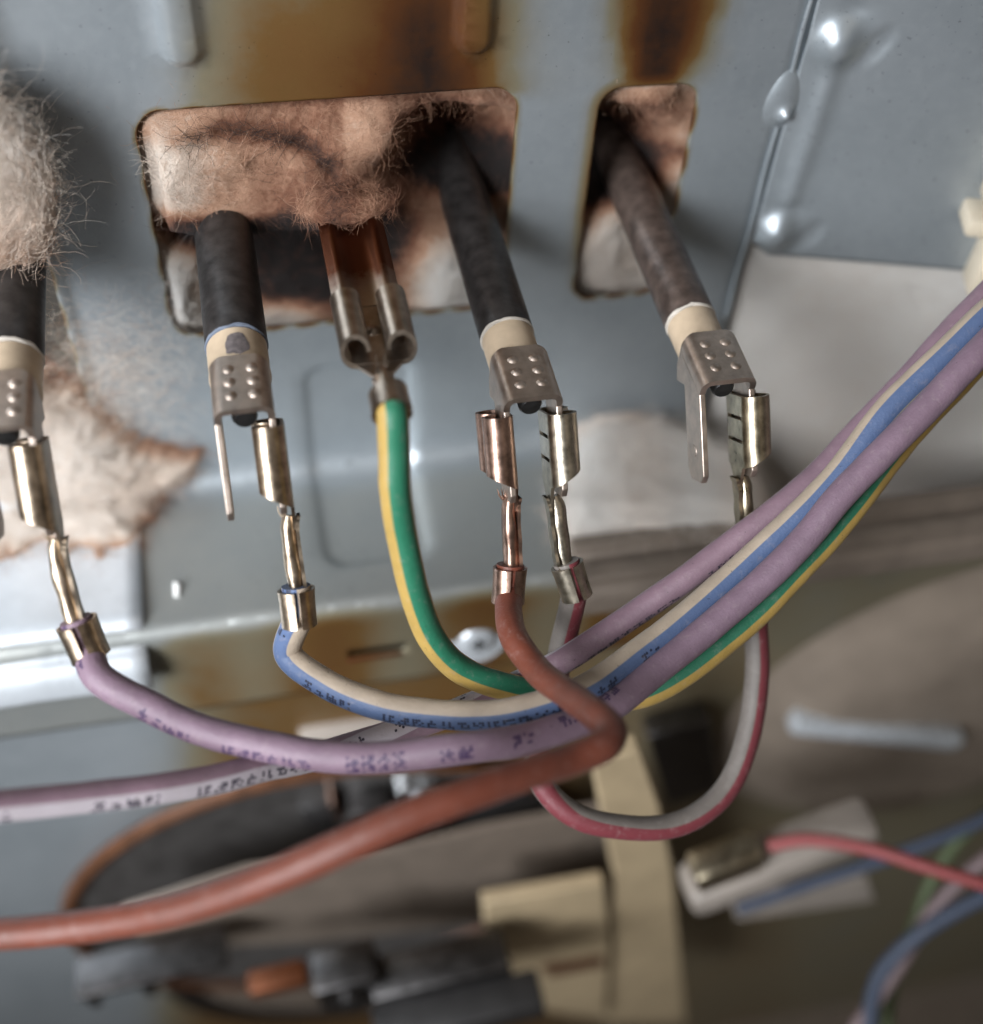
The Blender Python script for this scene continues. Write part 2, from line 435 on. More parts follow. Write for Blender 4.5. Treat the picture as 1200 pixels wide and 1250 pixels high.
def densify(poly, step):
    out = []
    for a, b in zip(poly, poly[1:]+poly[:1]):
        a = np.array(a); b = np.array(b); m = max(1, int(np.linalg.norm(b-a)/step))
        out += [tuple(a+(b-a)*k/m) for k in range(m)]
    return out

# ================================================================== SETTING: the folded rear sheet
ZT = CZ-58.0                                 # top of sheet built
ZL = pixY(540, 553, 0)[2]                    # height of the ledge
YL = -pixZ(540, 728, ZL)[1]                  # ledge depth
R1, R2 = 4.0, 2.6
S1 = ZT-ZL-R1; S2 = S1+R1*math.pi/2; S3 = S2+(YL-R1-R2); S4 = S3+R2*math.pi/2; FL = 21.0; S5 = S4+FL
def prof(s):
    """-> y, z and outward normal"""
    if s < S1: return 0., ZT-s, -1., 0.
    if s < S2:
        a = (s-S1)/R1; return -R1+R1*math.cos(a), ZL+R1-R1*math.sin(a), -math.cos(a), math.sin(a)
    if s < S3: return -R1-(s-S2), ZL, 0., 1.
    if s < S4:
        a = (s-S3)/R2; return -(YL-R2)-R2*math.sin(a), ZL-R2+R2*math.cos(a), -math.sin(a), math.cos(a)
    return -YL, ZL-R2-(s-S4), -1., 0.
def on_sheet(x, s, h=0.):
    y, z, ny, nz_ = prof(s); return np.array([x, y+ny*h, z+nz_*h])
def wall_xs(px, py): p = pixY(px, py, 0); return p[0], ZT-p[2]
def ledge_xs(px, py): p = pixZ(px, py, ZL); return p[0], S2+(-p[1]-R1)
def flange_xs(px, py): p = pixY(px, py, -YL); return p[0], S4+(ZL-R2-p[2])

XSEAM = .5*(wall_xs(990, 20)[0]+wall_xs(893, 390)[0])
A0, A1 = wall_xs(187, 270)[0], wall_xs(626, 200)[0]; AT, AB = wall_xs(400, 121)[1], wall_xs(300, 404)[1]
B0, B1 = wall_xs(716, 240)[0], wall_xs(836, 195)[0]; BT, BB = wall_xs(790, 105)[1], wall_xs(740, 362)[1]
C1 = wall_xs(82, 400)[0]; CT, CB = AT+3, AB+16
openA = round_rect(A0, A1, AT, AB, 3.6); openB = round_rect(B0, B1, BT, BB, 3.2); openC = round_rect(C1-34, C1, CT, CB, 4)
sl0 = flange_xs(425, 800); sl1 = flange_xs(497, 786)
slot = round_rect(sl0[0], sl1[0], sl0[1]-1.0, sl0[1]+1.1, .95, 4)
hx, hs = flange_xs(735, 735); hx2, hs2 = hx, max(hs, S4+2)
hole = [(hx+1.5*math.cos(R(a)), hs2+1.1*math.sin(R(a))) for a in range(0, 360, 30)]
b1c = wall_xs(221, 40)[0]; b1w = (wall_xs(250, 40)[0]-wall_xs(191, 40)[0])/2; b1e = wall_xs(221, 82)[1]
b2c = wall_xs(580, 30)[0]; b2w = (wall_xs(606, 30)[0]-wall_xs(554, 30)[0])/2; b2e = wall_xs(580, 68)[1]
e0 = wall_xs(368, 470)[0]; e1 = wall_xs(505, 470)[0]; eT = wall_xs(420, 443)[1]; eB = ledge_xs(440, 690)[1]
emb = round_rect(e0, e1, eT, eB, 4)
XCR = wall_xs(30, 160)[0]                    # crease on the left
def height(X):
    X = np.atleast_2d(X); x, s = X[:, 0], X[:, 1]
    h = np.zeros(len(X))
    for c, w, e in ((b1c, b1w, b1e), (b2c, b2w, b2e)):
        d = np.where(s > e-w, np.hypot(x-c, s-(e-w)), np.abs(x-c))-w
        h += 1.3*(1-sstep(-1.5, .3, d))
    d = seg_dist(X, emb)
    h -= .75*(1-sstep(-1.3, .25, d))
    h += .7*(1-sstep(XCR-.9, XCR+.6, x))*(s < S1-5)
    h += .10*np.sin(x*.13+1)*np.sin(s*.11)
    return h

XL, XR = -100., XSEAM
pts = []
def grid(x0, x1, s0, s1, dx, ds):
    gx, gs = np.meshgrid(np.arange(x0, x1, dx), np.arange(s0, s1, ds)); return np.stack([gx.ravel(), gs.ravel()], 1)
co = grid(XL+1, XR-1, 1, S5-.6, 2.2, 2.2)
fi = grid(XL+1, XR-1, 1, S5-1, .6, .6)
hh = height(fi); e = .3
gr = np.abs(height(fi+[e, 0])-hh)+np.abs(height(fi+[0, e])-hh)
fi = fi[gr > .02]
fil = np.concatenate([grid(XL+1, XR-1, S1, S2, 2.2, .7), grid(XL+1, XR-1, S3, S4, 2.2, .5)])
cand = np.concatenate([co+rng.uniform(-.15, .15, co.shape), fi+rng.uniform(-.05, .05, fi.shape), fil])
holes = [densify(p, .9) for p in (openA, openB, openC)]+[slot, hole]
ring = []
for p in holes[:3]:
    a = np.array(p); c = a.mean(0); nrm = a-np.roll(a, 1, 0)
    t = np.roll(a, -1, 0)-np.roll(a, 1, 0); nn = np.stack([t[:, 1], -t[:, 0]], 1); nn /= np.linalg.norm(nn, axis=1)[:, None]
    for off in (.3, .9, 1.8, 2.8): ring.append(a+nn*off)
cand = np.concatenate([cand]+ring)
keep = (cand[:, 0] > XL+.3) & (cand[:, 0] < XR-.3) & (cand[:, 1] > .3) & (cand[:, 1] < S5-.3)
for p in holes: keep &= seg_dist(cand, p) > .2
cand = cand[keep]
key = np.unique((cand/.25).round().astype(int), axis=0, return_index=True)[1]; cand = cand[key]
outer = densify([(XL, 0), (XR, 0), (XR, S5), (XL, S5)], 1.2)
vs = [Vector(p) for p in outer]; es = [(i, (i+1) % len(outer)) for i in range(len(outer))]
for p in holes:
    b = len(vs); vs += [Vector(q) for q in p]; es += [(b+i, b+(i+1) % len(p)) for i in range(len(p))]
vs += [Vector((float(a), float(b))) for a, b in cand]
cv, ce, cf, *_ = delaunay_2d_cdt(vs, es, [], 0, 1e-5)
XY = np.array([tuple(v) for v in cv])
cen = np.array([XY[list(f)].mean(0) for f in cf])
ok = np.ones(len(cf), bool)
for p in holes: ok &= seg_dist(cen, p) > 0
ok &= (cen[:, 0] > XL) & (cen[:, 0] < XR) & (cen[:, 1] > 0) & (cen[:, 1] < S5)
faces = [f for f, k in zip(cf, ok) if k]
H = height(XY)
W = np.array([on_sheet(x, s, h) for (x, s), h in zip(XY, H)])
# heat stain: amber plumes above the two scorched openings, thin burnt rims, smoke on the front fold
PX = proj(W)
wob_ = np.array([20*nz(p, .07)+9*nz(p+50, .25)+4*nz(p+90, .8) for p in W]); PX[:, 0] += wob_
def plume(px, py):
    s = .50*np.exp(-np.clip((px-340)/100, None, 0)**2)*np.exp(-np.clip((px-520)/90, 0, None)**2)
    s = np.where(px < 240, s*sstep(180, 240, px), s)
    s += .55*np.exp(-((px-515)/np.where(px < 505, 75, 62))**2)
    s += .22*np.exp(-((px-600)/40)**2)
    return s
top = sstep(-2.0, .5, AT+.6-XY[:, 1])
st = plume(PX[:, 0], PX[:, 1])*top*(.75+.25*sstep(-40, 110, PX[:, 1]))
pb = .95*np.exp(-((PX[:, 0]-(803-(PX[:, 1]-60)*.15))/50)**2*np.abs((PX[:, 0]-(803-(PX[:, 1]-60)*.15))/50)**.6)*sstep(-1, 3, BT+1.0-XY[:, 1])
st = np.maximum(st, pb)
for p, am in ((holes[0], .75), (holes[1], .85), (holes[2], .7)):
    d = seg_dist(XY, p); st = np.maximum(st, am*np.exp(-(np.clip(d, 0, None)/.28)**2)*(.55+.45*np.sin(XY[:, 0]*1.3)*np.cos(XY[:, 1]*.9)))
d = seg_dist(XY, holes[1]); st = np.maximum(st, .42*np.exp(-(d/1.3)**2)*(PX[:, 0] < 760)*sstep(380, 250, PX[:, 1]))
fl = sstep(S3+.3, S4+1.5, XY[:, 1])*sstep(150, 290, PX[:, 0])*.52
st = np.maximum(st, fl*(.8+.3*np.sin(XY[:, 0]*.25)))
st = np.maximum(st, .085*sstep(S2-3, S2+3, XY[:, 1]))
tri = link_mesh('oven_wall', W, faces, 'steel', None, True, attr=st, sharp=0)
sol = tri.modifiers.new('thickness', 'SOLIDIFY'); sol.thickness = .0007; sol.offset = -1
# keep the thickness inside the wall whatever the winding
if tri.data.polygons[0].normal.y > 0: tri.data.flip_normals()
tag(tri, kind='structure')
mb = MB(); mb.box(on_sheet(.5*(sl0[0]+sl1[0]), sl0[1], -2.6), (abs(sl1[0]-sl0[0])+3, 2.4, 5)); mb.build('slot_dark_fill', 'pin', tri)  # black block added behind the slot so its depth looks shaded
mb = MB(); mb.box(on_sheet(.5*(sl0[0]+sl1[0])-.5, sl0[1]+1.5, .15), (abs(sl1[0]-sl0[0])-.6, .5, 1.0), bev=.2); mb.build('slot_lip', 'copper_coil', tri)

# ---- side panel, turned 15 degrees towards the viewer
QD = np.array([.966, -.262, 0.]); QN = np.array([-.262, -.966, 0.])
side0 = np.array([XSEAM, 0, 0.])
def side_pt(q, z, h=0.): p = side0+QD*q+QN*h; return np.array([p[0], p[1], z])
zc = pixY(920, 312, -1)[2]
def side_q(px, py):
    r = ray(px, py); t = (side0-CAM).dot(QN)/r.dot(QN); p = CAM+r*t; return (p-side0).dot(QD), p[2]
cl = [side_q(1022, 50), side_q(945, 283)]    # pressed clinch blisters
def side_h(q, z):
    h = .9*np.exp(-((q-1.0)/1.0)**2)*0
    for (a, b) in cl:
        h += 2.1*np.exp(-(((q-a)/2.6)**2+((z-b)/2.8)**2)**1.3)
        h -= .5*np.exp(-((q-a-1)/2.2)**2-((z-b-4.6)/1.3)**2)
    for (a, b) in cl: h -= .35*np.exp(-((((q-a-5.4)-.35*(z-b))/1.6)**2+((z-b)/2.6)**2)**2)
    (a, b), (a2, b2) = cl
    t = np.clip((b-z)/(b-b2), 0, 1); h += .55*np.exp(-((q-(a+(a2-a)*t)-.6)/1.5)**2)*sstep(b+1, b-4, z)*sstep(b2-1, b2+4, z)
    return h
gq = np.concatenate([np.arange(0, 14, .45), np.arange(14, 90, 3)]); gz = np.arange(zc, ZT+.1, .7)
V = []; F = []
for j, z in enumerate(gz):
    for i, q in enumerate(gq):
        zz = z
        if j == 0 and q < 4: zz = z+0
        V.append(side_pt(q, zz, .25+side_h(q, z)))
nq = len(gq)
for j in range(len(gz)-1):
    for i in range(nq-1):
        if j < 3 and i < (3-j)*2: continue            # rounded corner of the cutout
        F.append((j*nq+i, (j+1)*nq+i, (j+1)*nq+i+1, j*nq+i+1))
sp = link_mesh('side_wall', V, F, 'steel', None, True, attr=np.zeros(len(V)), sharp=0)
m = sp.modifiers.new('thickness', 'SOLIDIFY'); m.thickness = .0007; m.offset = -1
if sp.data.polygons[0].normal.y > 0: sp.data.flip_normals()
tag(sp, kind='structure')
# seam bead with the weld blister
seam = empty('welded_seam', (XSEAM, -.5, ZT)); tag(seam, 'thin welded seam with a bright blister down the blue grey sheet corner', 'seam')
sx, ss = wall_xs(945, 122); zb = ZT-ss
for (za, zb_, nm) in ((ZT, zb+4.4, 'bead'), (zb-4.2, ZL+26, 'bead')):
    tube('bead', [np.array([XSEAM-.9+.12*math.sin(z*.3), -.1, z]) for z in np.linspace(za, zb_, 30)], .38, 'steel', seam, 8)
V = []; F = []; nu, nv = 36, 24
for i in range(nu):
    for j in range(nv+1):
        a = 2*math.pi*i/nu; rr = j/nv
        k = 1-rr**2; x = rr*3.1*math.cos(a); z = rr*5.2*math.sin(a); x *= 1-.25*(z/5.2)
        h = 1.0*max(0, 1-rr**2.2)+1.25*math.exp(-((x-.2)/1.0)**2-((z+1.9)/1.15)**2)
        V.append(np.array([XSEAM-.9+x, -h+.1, zb+z]))
for i in range(nu):
    for j in range(nv):
        i2 = (i+1) % nu; F.append((i*(nv+1)+j, i*(nv+1)+j+1, i2*(nv+1)+j+1, i2*(nv+1)+j))
link_mesh('blister', V, F, 'steel', seam, True, sharp=0)

# ---- bright plate lapped over the left end of the ledge
xl1 = ledge_xs(172, 690)[0]
prof2 = [(-3.5, ZL+5.0), (-4.3, ZL+2.2), (-6.5, ZL+.9), (-YL+7, ZL+.8), (-YL+3.4, ZL+.8), (-YL+2.4, ZL+.2), (-YL+1.2, ZL-1.6), (-YL-.2, ZL-2.6), (-YL-1.6, ZL-3.2), (-YL-2.6, ZL-4.4), (-YL-3.0, ZL-6.5), (-YL-3.0, ZL-9)]
pp = catmull([(0, a, b) for a, b in prof2], 5)
V = []; F = []
xs = np.linspace(-100, xl1, 30)
for x in xs:
    for p in pp: V.append((x, p[1], p[2]+.12*math.sin(x*.3)))
n = len(pp)
F = [(i*n+k, i*n+k+1, (i+1)*n+k+1, (i+1)*n+k) for i in range(len(xs)-1) for k in range(n-1)]
lp = link_mesh('ledge_plate', V, F, 'ledge', None, True, sharp=0)
m = lp.modifiers.new('thickness', 'SOLIDIFY'); m.thickness = .0006; m.offset = 0
tag(lp, 'bright bare zinc plate lapped over the end of the grey ledge', 'plate')

# ---- lower rear sheet, far below the ledge, and the tray at the bottom
YW = -YL+5.0
def lower_px(px, py): p = pixY(px, py, YW); return p[0], p[2]
zlt = ZL-FL+3
gx = np.arange(-190, 360, 5.); gz = np.concatenate([np.arange(0, zlt, 4.), [zlt]])
dome = lower_px(1140, 850)
V = []; stl = []
for z in gz:
    for x in gx: V.append((x, YW, z))
V = np.array(V); PX = proj(V)
stl = .46*sstep(190, 300, PX[:, 0]+(PX[:, 1]-850)*.1)*sstep(1150, 900, PX[:, 0])*(1-.35*sstep(620, 800, PX[:, 0]))
stl = np.maximum(stl, .22*sstep(800, 1000, PX[:, 0]))  # right end browned: dim warm light put into the tint
n = len(gx)
F = [(j*n+i, j*n+i+1, (j+1)*n+i+1, (j+1)*n+i) for j in range(len(gz)-1) for i in range(n-1)]
tag(link_mesh('lower_wall', V, F, 'steel', None, True, attr=stl, sharp=0), kind='structure')
V = [(-190, YW, .0), (360, YW, .0), (360, -300, .0), (-190, -300, .0)]
tag(link_mesh('floor', V, [(0, 3, 2, 1)], 'tan_plate', None, False), kind='structure')

# ---- fold rail on the right, in front of the ledge
ra = ledge_xs(692, 668)
ry = -R1-(ra[1]-S2)
railp = [(ry, ZL+.1), (ry, ZL+2.6), (ry-1, ZL+3.4), (ry-3.0, ZL+3.2), (ry-3.6, ZL+1.8), (ry-5.6, ZL+1.4), (ry-6.4, ZL+3.0), (ry-8.6, ZL+2.6), (ry-9.2, ZL+.6), (ry-10.6, ZL-.6), (ry-11.2, ZL-4), (ry-10.6, ZL-4.2), (ry-9.6, ZL-.9)]
pp = [(a, b) for a, b in railp]
mb = MB(); mb.prism([(a, b) for a, b in pp], (0, 0, 0), (0, 1, 0), (0, 0, 1), (1, 0, 0), ra[0], 190)
ro = mb.build('fold_rail', 'tan_plate', None)
bv = ro.modifiers.new('round', 'BEVEL'); bv.width = .0004; bv.segments = 2
tag(ro, 'long grooved sheet metal rail below the white insulation board', 'rail')

# ================================================================== INSULATION
def wool_sheet(name, label, x0, x1, s0, s1, step, fn, scorch, mouth, cat='insulation'):
    """wool packed behind an opening: fn(x, s) -> (y, dz)"""
    gx = np.arange(x0, x1+step, step); gs = np.arange(s0, s1+step, step); V = []
    for s in gs:
        for x in gx:
            y, dz = fn(x, s)
            p = np.array([x, y, ZT-s+dz])
            b = fbm(p, .10, 2)*1.3+fbm(p, .45, 2)*.16
            edge = min(x-x0, x1-x, s-s0, s1-s)
            V.append(p+np.array([nz(p, .4)*.5, -b*min(1, max(0, edge/2.)), nz(p+9, .4)*.5]))
    V = np.array(V); n = len(gx)
    dm = seg_dist(np.stack([V[:, 0], ZT-V[:, 2]], 1), mouth)
    V[:, 1] = np.maximum(V[:, 1], np.interp(dm, [-3.2, -1.6, -.4, 0], [-9, -.8, 1.1, 1.5]))
    F = [(j*n+i, (j+1)*n+i, (j+1)*n+i+1, j*n+i+1) for j in range(len(gs)-1) for i in range(n-1)]
    px = proj(V); a = np.clip(scorch(px[:, 0], px[:, 1]), 0, 1)
    root = empty(name, (.5*(x0+x1), 6, ZT-s1))
    body = link_mesh('fleece', V, F, 'wool', root, True, attr=a, sharp=0)
    tag(root, label, cat)
    return root, V, a
def blob(px, py, cx_, cy_, rx, ry_, p=2.): return np.exp(-((((px-cx_)/rx)**2+((py-cy_)/ry_)**2)**(p/2)))
lipx = lambda x: 0
def fnA(x, s):
    p = proj([x, 0, ZT-s])[0]; px, py = p
    lip = 268+14*math.sin((px-200)/60)+(px-250)*.02
    y = 4.2-2.4*float(sstep(320, 190, px))-1.2*float(sstep(500, 540, px)*sstep(280, 320, py))
    pil = sstep(90, 170, px)*(1-sstep(455, 540, px))*(1-sstep(lip-30, lip+2, py))*sstep(95, 190, py)
    y -= 6.6*float(pil)
    yc = float(np.interp(px, [195, 267, 320, 373, 400, 430], [172, 153, 159, 168, 195, 230]))
    y += 1.0*math.exp(-((py-yc-3)/9.)**2)*float(sstep(200, 260, px)*sstep(430, 395, px))
    hol = blob(px, py, 345, 318, 62, 30, 3)+blob(px, py, 568, 205, 75, 38, 3)+.8*blob(px, py, 258, 290, 46, 20)
    y += 22*float(min(1, hol))
    y -= 5.5*float(blob(px, py, 438, 262, 62, 24, 3))
    y -= 2.5*float(blob(px, py, 540, 340, 60, 60)+blob(px, py, 215, 360, 30, 55))
    return y, -2.2*float(pil)*float(sstep(190, 270, py))
def scorch_shade_A(px, py):
    yc = np.interp(px, [195, 267, 320, 373, 400, 430], [172, 153, 159, 168, 195, 230])
    s = .30+.16*sstep(200, 330, px)*(1-.4*sstep(520, 600, px))
    s = s+.14*sstep(yc+6, yc-6, py)*(px < 420)                       # tan band above the crease
    s = s+.30*np.exp(-((py-yc-7)/13.)**2)*sstep(225, 300, px)*sstep(425, 395, px)+.18*np.exp(-((py-yc-5)/8.)**2)*sstep(195, 215, px)*sstep(300, 260, px)
    s = s+.26*blob(px, py, 400, 245, 95, 42)+.30*blob(px, py, 470, 285, 60, 30)-.10*blob(px, py, 435, 150, 32, 36)
    s = s+.26*blob(px, py, 560, 145, 90, 26)+.12*np.exp(-((py-118)/7.)**2)
    lip = 268+14*np.sin((px-200)/60)
    s = s+.40*np.exp(-((py-lip-2)/13.)**2)*sstep(480, 430, px)  # dark band below the overhanging lip: shade put into the wool tint
    s = s+1.1*blob(px, py, 572, 198, 76, 34, 3)+.8*blob(px, py, 612, 205, 34, 28)  # black round the tube: soot and shade in one tint
    s = s+1.1*blob(px, py, 352, 312, 60, 36, 3)+.8*blob(px, py, 245, 288, 40, 18)+.75*blob(px, py, 435, 330, 62, 62)+.40*blob(px, py, 320, 355, 70, 20)  # blackened hollows under the lip: soot with shade painted in
    s = s-.55*blob(px, py, 545, 350, 62, 62)-.42*blob(px, py, 208, 366, 46, 52)-.12*blob(px, py, 195, 210, 45, 70)-.42*blob(px, py, 340, 392, 80, 22)
    return s
wa, VA, aA = wool_sheet('insulation_wool', 'scorched brown and white mineral wool packed in the wide rectangular opening', A0-5, A1+5, AT-5, AB+5, .55, fnA, scorch_shade_A, openA)
def fnB(x, s):
    p = proj([x, 0, ZT-s])[0]; px, py = p
    y = 4.5+20*float(blob(px, py, 750, 205, 58, 45, 3))-3*float(blob(px, py, 735, 320, 50, 60))-4*float(blob(px, py, 800, 120, 60, 35))
    return y, 0
def scorch_shade_B(px, py):
    s = .12+0*px
    s = s+.50*blob(px, py, 800, 135, 80, 40)+.25*blob(px, py, 745, 150, 30, 30)+1.2*blob(px, py, 748, 205, 66, 44, 3)+.5*blob(px, py, 715, 240, 18, 40)+.35*blob(px, py, 830, 185, 30, 12)  # scorch, plus soot and painted shade where the tube goes in
    return s
wb, VB, aB = wool_sheet('insulation_wool', 'scorched wool filling the narrow opening beside the welded seam', B0-5, B1+5, BT-5, BB+5, .55, fnB, scorch_shade_B, openB)

# charred and pale fibres lying on the wool
def on_wool(V, a, sel, n):
    P = proj(V); idx = np.where(sel(P[:, 0], P[:, 1]))[0]; return V[rng.choice(idx, n)]
paths = []
for p in on_wool(VA, aA, lambda x, y: (abs(y-8-np.interp(x, [195, 267, 320, 373, 400, 430], [172, 153, 159, 168, 195, 230])) < 11) & (x > 205) & (x < 405), 170):
    paths.append(curl(p+[0, -.5, .3], [rng.normal(), -.15, rng.normal()*.7], rng.uniform(2, 5), 8, .45))
for p in on_wool(VA, aA, lambda x, y: (x > 320) & (x < 470) & (y > 190) & (y < 280), 60):
    paths.append(curl(p+[0, -.5, .2], [rng.normal()*.6, -.1, rng.normal()], rng.uniform(1.5, 4), 7, .5))
fibre_mesh('charred_fibres', paths, .032, 'fd', wa)
fuzz('matted_fibres', VA, (0, -.95, .3), aA, 9000, .024, (1.2, 4), wa)
fuzz('matted_fibres', VB, (0, -.95, .3), aB, 3500, .024, (1.2, 3.5), wb)

def wool_lump(name, label, c, rad, scorch, amp=1.5, nu=90, nv=60, fib=600, fl=(3, 7), matf='fw', wild=.4):
    c = np.asarray(c); V = []; F = []
    for j in range(nv+1):
        th = math.pi*j/nv
        for i in range(nu):
            a = 2*math.pi*i/nu
            d = np.array([math.sin(th)*math.cos(a), math.sin(th)*math.sin(a), math.cos(th)])
            p = c+d*rad; b = fbm(p, .09, 2)*amp+fbm(p, .4, 2)*amp*.12
            V.append(p+d*b)
    for j in range(nv):
        for i in range(nu):
            i2 = (i+1) % nu; F.append((j*nu+i, (j+1)*nu+i, (j+1)*nu+i2, j*nu+i2))
    V = np.array(V); P = proj(V)
    root = empty(name, c-np.array([0, 0, rad[2]]))
    link_mesh('fleece', V, F, 'wool', root, True, attr=np.clip(scorch(P[:, 0], P[:, 1]), 0, 1), sharp=0)
    sc_ = np.clip(scorch(P[:, 0], P[:, 1]), 0, 1)
    fuzz('matted_fibres', V, (V-c)/rad/np.linalg.norm((V-c)/rad, axis=1)[:, None], sc_, fib, .026, fl, root, wild, .12, 9)
    fuzz('loose_fibres', V, (V-c)/rad/np.linalg.norm((V-c)/rad, axis=1)[:, None], sc_, fib//8, .018, (fl[0]*1.5, fl[1]*1.6), root, .5, .6, 9)
    tag(root, label, 'insulation'); return root
pc = pix(-52, 230, 150)
wool_lump('insulation_wad', 'loose cream wad of wool bulging out above the burnt terminal', pc, np.array([11.3, 7, 14.5]), lambda x, y: .17+.16*blob(x, y, 20, 340, 60, 60)+.03*np.sin(y*.03), fib=9000, fl=(2, 6), wild=.5, amp=1.6)

def wool_patch(name, label, poly, surf, px_grid, thick, scorch, fib=800, amp=1., jag=13, matf='fw', fl=(2, 5)):
    """torn blanket lying on a surface; poly and grid in the sheet's own pixel lookup, surf(x, s) -> point, normal"""
    xs, ss_ = px_grid; V = []; base = []; N = []
    for s in ss_:
        for x in xs:
            p, n = surf(x, s); base.append(p); N.append(n)
    base = np.array(base); N = np.array(N); P = proj(base)
    d = -seg_dist(P, poly)+np.array([jag*fbm(b, .25, 4) for b in base])
    t = np.clip(d/34, 0, 1); prof_ = t**.75
    h = np.array([thick(*q) for q in P])*prof_
    h = h+amp*prof_*np.array([fbm(b, .10, 2)*.9+fbm(b, .45, 2)*.14 for b in base])+.15
    V = base+N*h[:, None]
    nx = len(xs); F = []
    for j in range(len(ss_)-1):
        for i in range(nx-1):
            q = (j*nx+i, (j+1)*nx+i, (j+1)*nx+i+1, j*nx+i+1)
            if max(d[k] for k in q) > 0: F.append(q)
    used = np.unique(np.array(F).ravel()); mp = -np.ones(len(V), int); mp[used] = np.arange(len(used))
    V2 = V[used]; F = [tuple(mp[list(q)]) for q in F]; P2 = proj(V2)
    root = empty(name, V2.min(0)*[0, 0, 1]+V2.mean(0)*[1, 1, 0])
    edge = 1-np.clip(d[used]/16, 0, 1)
    link_mesh('fleece', V2, F, 'wool', root, True, attr=np.clip(scorch(P2[:, 0], P2[:, 1], edge), 0, 1), sharp=0)
    if fib:
        fuzz('matted_fibres', V2, N[used], np.clip(scorch(P2[:, 0], P2[:, 1], edge), 0, 1), fib, .024, fl, root)
    tag(root, label, 'insulation'); return root, V2, edge, P2
def sheet_surf(x, s):
    y, z, ny, nz_ = prof(s); return np.array([x, y, z]), np.array([0, ny, nz_])
poly = [(-60, 470), (30, 420), (70, 450), (110, 480), (150, 528), (195, 540), (243, 548), (228, 580), (196, 612), (172, 645), (160, 672), (110, 684), (60, 676), (0, 690), (-60, 690)]
wl, VL, eL, PL = wool_patch('insulation_blanket', 'torn white wool blanket with singed brown edge lying on the ledge', poly, sheet_surf,
    (np.arange(-80, -8, .6), np.arange(S1-40, S3+1, .6)), lambda x, y: 3.2+2*float(blob(x, y, 120, 580, 90, 60)),
    lambda x, y, e: .05+.42*e+.10*blob(x, y, 200, 600, 60, 60)+.12*blob(x, y, 60, 470, 90, 40)+.06, fib=9000)
sel = VL[(eL > .5)]
paths = [curl(p, [rng.normal(), -.5, rng.normal()*.5+.2], rng.uniform(1.5, 4), 7, .5) for p in sel[rng.integers(0, len(sel), 420)]]
fibre_mesh('charred_fibres', paths, .045, 'fd', wl)
paths = []
for k in range(1300):
    px_, py_ = rng.normal(140, 45), rng.normal(450, 45)
    b = pixY(px_, py_, 0); paths.append(curl(b+[0, -rng.uniform(.3, 2.5), 0], [rng.normal(), -.1, rng.normal()*.8-.2], rng.uniform(3, 9), 9, .35))
fibre_mesh('pale_fibres', paths[:800], .013, 'fw', wl); fibre_mesh('tan_fibres', paths[800:], .012, 'ft', wl)

def board_surf(q, z):
    return side_pt(q, z, -2.2), QN
def side_px(poly): return poly
q0, q1 = -6, 95
poly = [(880, 300), (1300, 315), (1300, 720), (1000, 690), (860, 675), (845, 560), (868, 440), (888, 390)]
wool_patch('insulation_board', 'flat grey white fleece board filling the cutout under the side sheet', poly, board_surf,
    (np.arange(q0, q1, 1.1), np.arange(ZL-34, zc+8, 1.1)[::-1]), lambda x, y: .8, lambda x, y, e: .0+.03*np.sin(x*.02)+.05*sstep(420, 640, y), fib=9000, jag=2, amp=.35, fl=(1.5, 4))
poly = [(672, 640), (690, 560), (700, 525), (740, 505), (790, 508), (850, 530), (905, 560), (930, 600), (930, 670), (690, 672)]
wool_patch('insulation_wad', 'soft pale grey wool wad bulging over the ledge behind the spade terminals', poly, lambda x, s: ((lambda a, b: (a, b))(*sheet_surf(x, s))),
    (np.arange(20, XSEAM+12, .8), np.arange(S1-14, S4, .8)), lambda x, y: 6.0, lambda x, y, e: .05+.10*e+.05*np.sin(x*.05), fib=6000, jag=4)

